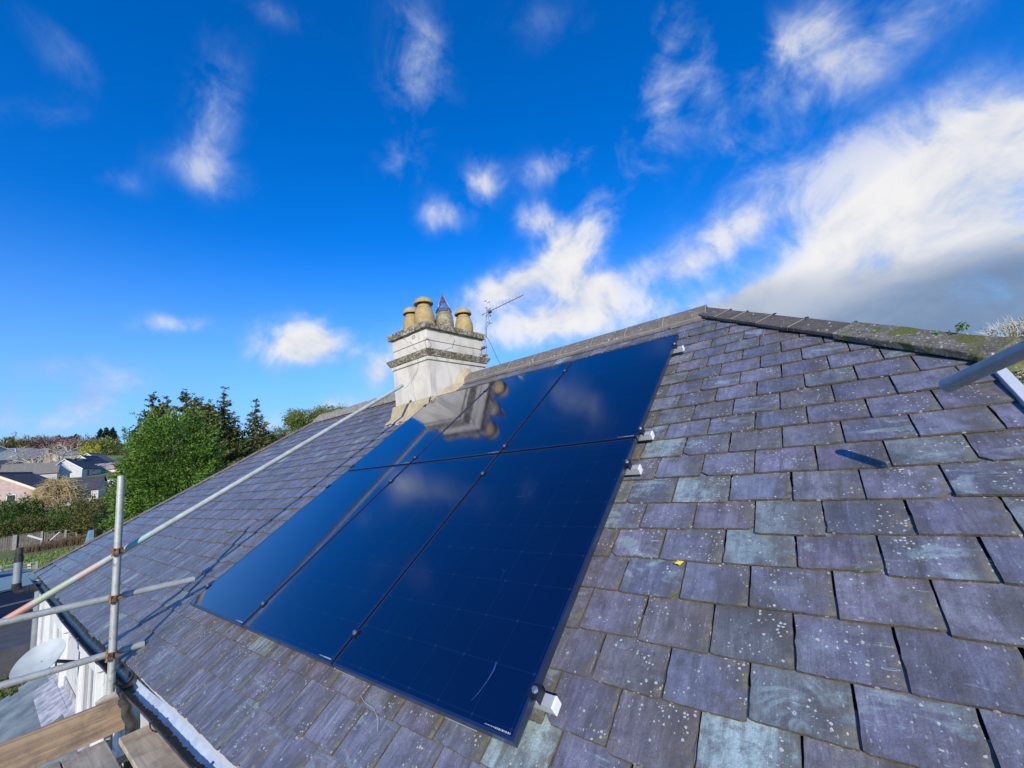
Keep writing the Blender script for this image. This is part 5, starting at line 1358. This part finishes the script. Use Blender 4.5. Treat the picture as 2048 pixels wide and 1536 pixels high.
for px, D, top, rw, col, lab in [(160,322,878,8,'reddish','reddish twiggy tree on the hill above the far grey house'),(142,308,886,6,'reddish','smaller reddish tree left of the far grey house'),(182,308,884,9,'pine','olive green broad tree below the dark fir clump'),(205,300,882,8,'pine','olive tree touching the big green tree on the skyline'),(103,352,880,8,'reddish','brown twiggy thicket behind the straight pale tree'),(128,345,884,8,'reddish','brown thicket on the hill between the firs and the roofs'),(50,330,884,10,'bramble','olive brown thicket above the striped roof'),(15,322,884,10,'bramble','olive thicket under the left skyline trees'),(80,322,884,8,'reddish','brown thicket behind the spreading pale tree')]:
    shrub(px, D, top, rw*.9, col, lab, 'tree', 130, .6, 'thickets on the hillside', per=24, name='thicket')
shrub(178, 260, 893, 2.6, 'yellow', 'bright yellow green shrub above the stepped white houses', n=50, leaf=.42)
# hedges and garden shrubs
for px, D, top, rw, col, lab in [(8,79,1012,2.63,'hedge_dark','dark green shrub at the left edge below the pink bungalow'),(34,77,998,2.48,'hedge_leaf','bright green rounded shrub left of the golden tree'),(52,76,1006,1.86,'hedge_leaf','smaller green shrub tucked against the golden tree'),
        (150,74,1008,2.02,'hedge_leaf','green shrub at the foot of the white bungalow'),(172,72,1006,2.02,'bramble','olive shrub below the brown framed window'),(192,68,1000,2.17,'bramble','wild olive bramble mound left of the upright tube'),(212,65,1000,2.33,'bramble','tall wild bramble mound right beside the upright tube'),
        (232,61,1002,2.17,'bramble','bramble mound behind the upright tube'),(258,59,1000,2.33,'hedge_dark','dark undergrowth at the foot of the big green tree'),(286,56,1010,2.17,'hedge_dark','dark shrub low under the big green tree')]:
    shrub(px, D, top, rw, col, lab, 'shrub', 120, .16, 'garden shrubs above the fence', per=26)
for k, (px, D) in enumerate([(4,70),(22,70),(41,70),(60,69),(79,69),(98,68),(117,68),(136,67),(155,67),(174,66),(193,66)]):
    rw = 1.5; col = 'bramble' if k % 3 != 1 else 'hedge_leaf'
    shrub(px, D, 1046-(4 if k % 2 else 0)-(k*1.2), rw, col, 'ragged %s hedge clump %s' % ('olive' if col == 'bramble' else 'green', ['at the left edge above the fence','above the first fence panel','left of the near concrete post','right above the near concrete post','over the middle fence panel','over the leaning white batten','right of the second post','behind the slanting batten','over the dry red stems','left of the blue grey sign back','above the blue grey sign back'][k]), 'hedge', 80, .13, 'hedge clumps behind the fence', per=24, name='hedge')
# grass field tufts and dry stems
b = MB(); rg = random.Random(9)
for _ in range(9000):
    px = rg.uniform(-8, 215); D = rg.uniform(22, 64); p = gr(px, D); h = rg.uniform(.06, .16); a = rg.random()*6.28; w = rg.uniform(.02,.05)
    l = Vector((rg.gauss(0,.04), rg.gauss(0,.04), 0)); b.add([p+Vector((math.cos(a)*w, math.sin(a)*w, -.03)), p-Vector((math.cos(a)*w, math.sin(a)*w, .03)), p+l+Vector((0,0,h))], [(0,1,2)], 0)
b.build('grass', M['grass_blade'], None, label='rough green grass of the field beyond the hip end', cat='grass', kind='stuff')
b = MB()
for _ in range(2600):
    px = rg.uniform(60, 200); D = rg.uniform(62.0, 64.6); p = gr(px, D); h = rg.uniform(.3, 1.1)*(0.5+px/300); l = Vector((rg.gauss(0,.14), rg.gauss(0,.14), h)); b.tube([p-Vector((0,0,.1)), p+l*.6, p+l+Vector((rg.gauss(0,.05),0,0))], [.022, .016, .009], 3, 0, False)
b.build('dry_weeds', M['dry'], None, label='tangle of dry red brown stems along the foot of the fence', cat='weeds', kind='stuff')
# fence
fl = empty('panel_fence', gr(60, 65), 'weathered grey panel fence with concrete posts at the top of the field', 'fence')
posts = [-6, 40.5, 93, 139, 160]; hs = [1.85, 1.9, 1.9, 1.7, 1.6]
pp_ = [gr(px, 65) for px in posts]
for i, (p, h) in enumerate(zip(pp_, hs)):
    b = MB(); w = .28 if i == 1 else .14; b.box(p+Vector((0,0,h/2-.2)), w, w, h+.4); b.build('post', M['concrete'], fl)
for i in range(len(pp_)-1):
    a, c = pp_[i], pp_[i+1]; d = (c-a); L = math.hypot(d.x, d.y); ux = Vector((d.x, d.y, 0))/L; b = MB(); n = int(L/.14); z0 = hs[i]; z1 = hs[i+1]
    for k in range(n):
        f = (k+.5)/n; q = a.lerp(c, f); h = (z0+(z1-z0)*f)-.06-rg.random()*.02 - (.25 if i > 1 else 0)*rg.random(); b.box(q+Vector((0,0,h/2-.05)), .128, .02, h, (ux, Vector((-ux.y, ux.x, 0)), Vector((0,0,1))))
    for zz in (.25, 1.0): b.box((a+c)/2 + Vector((0,0,(z0+z1)/2*zz-.06)), L, .05, .05, (Vector((d.x,d.y,d.z)).normalized(), Vector((-ux.y, ux.x, 0)), Vector((0,0,1))))
    b.build('fence_panel', M['fence_wood'], fl)
q = at(56, 1071, 63.8); q2 = at(84, 1079, 63.8); b = MB(); b.box((q+q2)/2, (q2-q).length, .05, .16, ((q2-q).normalized(), Vector((0,1,0)), Vector((0,0,1)))); 
b.build('loose_batten', M['white_paint'], None, label='pale batten fallen across the middle fence panel', cat='batten', group='loose battens on the fence')
q = at(100, 1081, 63.6); q2 = at(119, 1064, 64.0); b = MB(); b.tube([q, q2], .05, 4); b.build('loose_batten', M['white_paint'], None, label='thin white batten leaning up to the right by the second post', cat='batten', group='loose battens on the fence')
# blue-grey board and post beyond the hip
p = at(176, 1092, 40); b = MB(); t_ = at(180, 1063, 40); u_ = at(162, 1092, 40); w_ = at(170, 1092, 40)
dd_ = Vector((0,0,1)); e_ = (w_-u_).normalized()
polyprism(b, [u_-dd_*.8, at(178,1092,40)-dd_*.8, at(178,1062,40), at(176,1062,40)], Vector((-.06,.02,0)).normalized(), .04)
sg = empty('board_on_post', Vector((p.x, p.y, tz(p.x, p.y))), 'blue grey slanted board fixed to a pale post just beyond the hip', 'board'); b.build('board', M['blue_sheet'], sg)
b = MB(); b.box(at(181, 1092, 39.8), .22, .22, 2.0); b.build('post', M['blue_sheet'], sg)
# metal railing across the near part of the field
rl = empty('railing', gr(30, 34), 'low grey metal railing in the grass behind the vent pipe', 'railing')
z_t = 1128
A0 = at(-10, 1134, 34); A1 = at(78, 1124, 34); b = MB(); b.tube([A0, A1], .022, 5); b.tube([A0-Vector((0,0,.16)), A1-Vector((0,0,.16))], .015, 5); b.build('rail', M['galv'], rl)
b = MB(); k = 0
for k in range(34): q = A0.lerp(A1, k/33); b.tube([q-Vector((0,0,.16)), Vector((q.x, q.y, tz(q.x,q.y)-.1))], .011, 4)
b.build('balusters', M['galv'], rl)
for f in (0.12, .95):
    q = A0.lerp(A1, f); b = MB(); b.box(Vector((q.x, q.y, q.z-.45)), .09, .09, 1.0); b.build('post', M['concrete'], rl)
q = gr(73, 36); b = MB(); b.box(q+Vector((0,0,.45)), .12, .12, 1.5); b.build('marker_post', M['cream'], None, label='short pale wooden post standing in the grass', cat='post')
# ---------------------------------------------------------------- car
def car(p, rz, label):
    root = empty('parked_car', p, label, 'car', None, rz)
    # side profile lofted across the width: x along the car, z up
    prof = [(-2.15,.35),(-2.2,.62),(-2.12,.86),(-1.85,.95),(-1.75,1.02),(-1.2,1.42),(-.3,1.52),(.5,1.47),(1.05,1.18),(1.35,.98),(1.9,.88),(2.15,.70),(2.2,.45),(2.1,.30)]
    b = MB(); n = len(prof); ys = [-.86, -.80, -.62, 0, .62, .80, .86]; vs = []
    for y in ys:
        k = abs(y)/.86
        for x, z in prof:
            tuck = (1-.10*k**4); zz = z if z < .95 else .95 + (z-.95)*(1-.10*k**5)
            yy = y*(1 - (.20 if z > 1.1 else 0)); vs.append((x*tuck, yy, zz*(1-.02*k**4)))
    fs = []
    for i in range(len(ys)-1):
        for k in range(n): fs.append((i*n+k, i*n+(k+1) % n, (i+1)*n+(k+1) % n, (i+1)*n+k))
    fs += [tuple(range(n)), tuple(reversed([(len(ys)-1)*n+k for k in range(n)]))]
    b.add(vs, fs); body = b.build('body', M['car_body'], root, smooth=True, local=True)
    for s in (-1, 1):
        y = s*.885
        for x0, x1 in ((-1.45, -.38), (-.30, .82)):
            b = MB(); b.add([(x0, y, 1.02), (x1, y, 1.02), (min(x1, .62), y*.83, 1.40), (max(x0, -1.1), y*.83, 1.40)], [(0,1,2,3)]); b.build('side_window', M['car_glass'], root, local=True)
    b = MB(); b.add([(1.30, -.60, 1.03), (1.30, .60, 1.03), (.62, .52, 1.455), (.62, -.52, 1.455)], [(0,1,2,3)]); b.build('windscreen', M['car_glass'], root, local=True)
    b = MB(); b.add([(-1.78, -.58, 1.05), (-1.78, .58, 1.05), (-1.22, .52, 1.43), (-1.22, -.52, 1.43)], [(3,2,1,0)]); b.build('rear_window', M['car_glass'], root, local=True)
    b = MB()
    for s in (-1, 1): b.box((-.2, s*.52, 1.555), 1.9, .03, .03); b.box((-.25, s*.845, .99), 2.7, .02, .035); b.box((0, s*.87, .55), 3.0, .02, .05)
    b.build('chrome_trim', M['chrome'], root, local=True)
    for x in (-1.35, 1.35):
        for s in (-1, 1):
            b = MB(); b.tube([(x, s*.66, .32), (x, s*.87, .32)], .32, 20); w = b.build('wheel', M['tyre'], root, smooth=True, local=True); b = MB(); b.tube([(x, s*.87, .32), (x, s*.885, .32)], .20, 14); b.build('rim', M['alu'], w, local=True)
    for s in (-1, 1): b = MB(); b.box((2.12, s*.6, .70), .12, .3, .14); b.build('headlight', M['window'], root, local=True)
    return root
cp = at(-62, 1200, 22); gz_ = at(0, 1243, 22).z
b = MB(); pc = Vector((cp.x, cp.y, gz_-.0)); b.box(pc + Vector((0,0,-.35)), 9, 6, .68); b.build('driveway', M['asphalt'], None, kind='structure')
dcar = Vector((cp.x-CAM.x, cp.y-CAM.y, 0)).normalized(); car(pc, math.atan2(dcar.y, dcar.x)+PI/2+.15, 'dark blue car with a pale reflecting roof parked behind the vent pipe')
# garden hedge between the drive and the porch
for k, (x, y, r, col) in enumerate([(-12.9,-.95,.75,'hedge_leaf'),(-13.9,-.45,.8,'bramble'),(-12.9,-1.9,.9,'hedge_leaf'),(-11.2,-1.9,.8,'bramble')]):
    p = Vector((x, y, -4.15)); root = empty('hedge', p, 'green and yellow garden hedge clump %s' % ['just behind the satellite dish','at the corner of the white wall','outermost left, behind the dish','nearest the porch roof'][k], 'hedge', 'hedge clumps below the dish')
    b = MB(); spray_crown(b, p+Vector((0,0,.75)), r, r, 1.0, 130, .035, rng, 30, lift=.4, wide=.3); b.build('leaves', M[col], root)
    b = MB(); b.tube([p-Vector((0,0,.5)), p+Vector((0,0,.9))], [.06,.02], 5); b.build('stem', M['bark'], root)
# trees seen past the right end of the hip
for px, top, D, col, lab in [(2034,648,19,'dry','pale dry thicket rising behind the end of the hip at the right edge')]:
    pass
p = at(2042, 700, 14); g0 = Vector((p.x, p.y, tz(p.x, p.y)))
th_ = empty('ivy_thicket', g0, 'pale twiggy thicket with patches of ivy at the right edge behind the hip end', 'tree')
b = MB(); rg = random.Random(31); c = at(2050, 700, 14) 
for _ in range(1500):
    d = Vector((rg.gauss(0,1), rg.gauss(0,1), rg.gauss(0,1))).normalized(); k = rg.uniform(.5,1); q = c + Vector((d.x*.75, d.y*.75, d.z*.62))*k*(1+.1*noise.noise(d*3)); d2_ = (d+Vector((rg.gauss(0,.7), rg.gauss(0,.7), rg.gauss(0,.7)+.3))).normalized()
    b.tube([q, q+d2_*.16, q+d2_*.26+Vector((rg.gauss(0,.04),0,rg.gauss(0,.04)))], [.007,.005,.003], 3, 0, False)
b.build('twigs', M['bare_bark'], th_)
b = MB(); leafblob(b, c+Vector((.15,-.1,.05)), 700, .34, .035, rg); leafblob(b, c+Vector((-.05,.1,-.35)), 500, .4, .035, rg); b.build('leaves', M['hedge_leaf'], th_)
b = MB(); b.tube([g0-Vector((0,0,.3)), (g0+c)/2+Vector((.2,0,0)), c], [.2,.12,.04], 8); b.build('trunk', M['bark'], th_)
# distant sod roof patch of scrub right of the verge
p0 = rp(3.2, .6, -.9); b = MB(); rg = random.Random(33)
for _ in range(2600):
    q = Vector((rg.uniform(1.8, 5.5), rg.uniform(.2, 2.4), 0)); q.z = rp(0, (q.y)/math.cos(TH)).z - .75; d = Vector((rg.gauss(0,.1), rg.gauss(0,.1), rg.uniform(.03,.16))); b.tube([q, q+d], [.005,.002], 3, 0, False)
b.add([(1.75,-.2,rp(0,-.24).z-.8), (6,-.2,rp(0,-.24).z-.8), (6,2.6,rp(0,3.1).z-.8), (1.75,2.6,rp(0,3.1).z-.8)], [(0,1,2,3)])
b.build('dry_scrub', M['gold_twig'], None, label='dry brown scrub growing below the white verge board at the right edge', cat='scrub', kind='stuff')
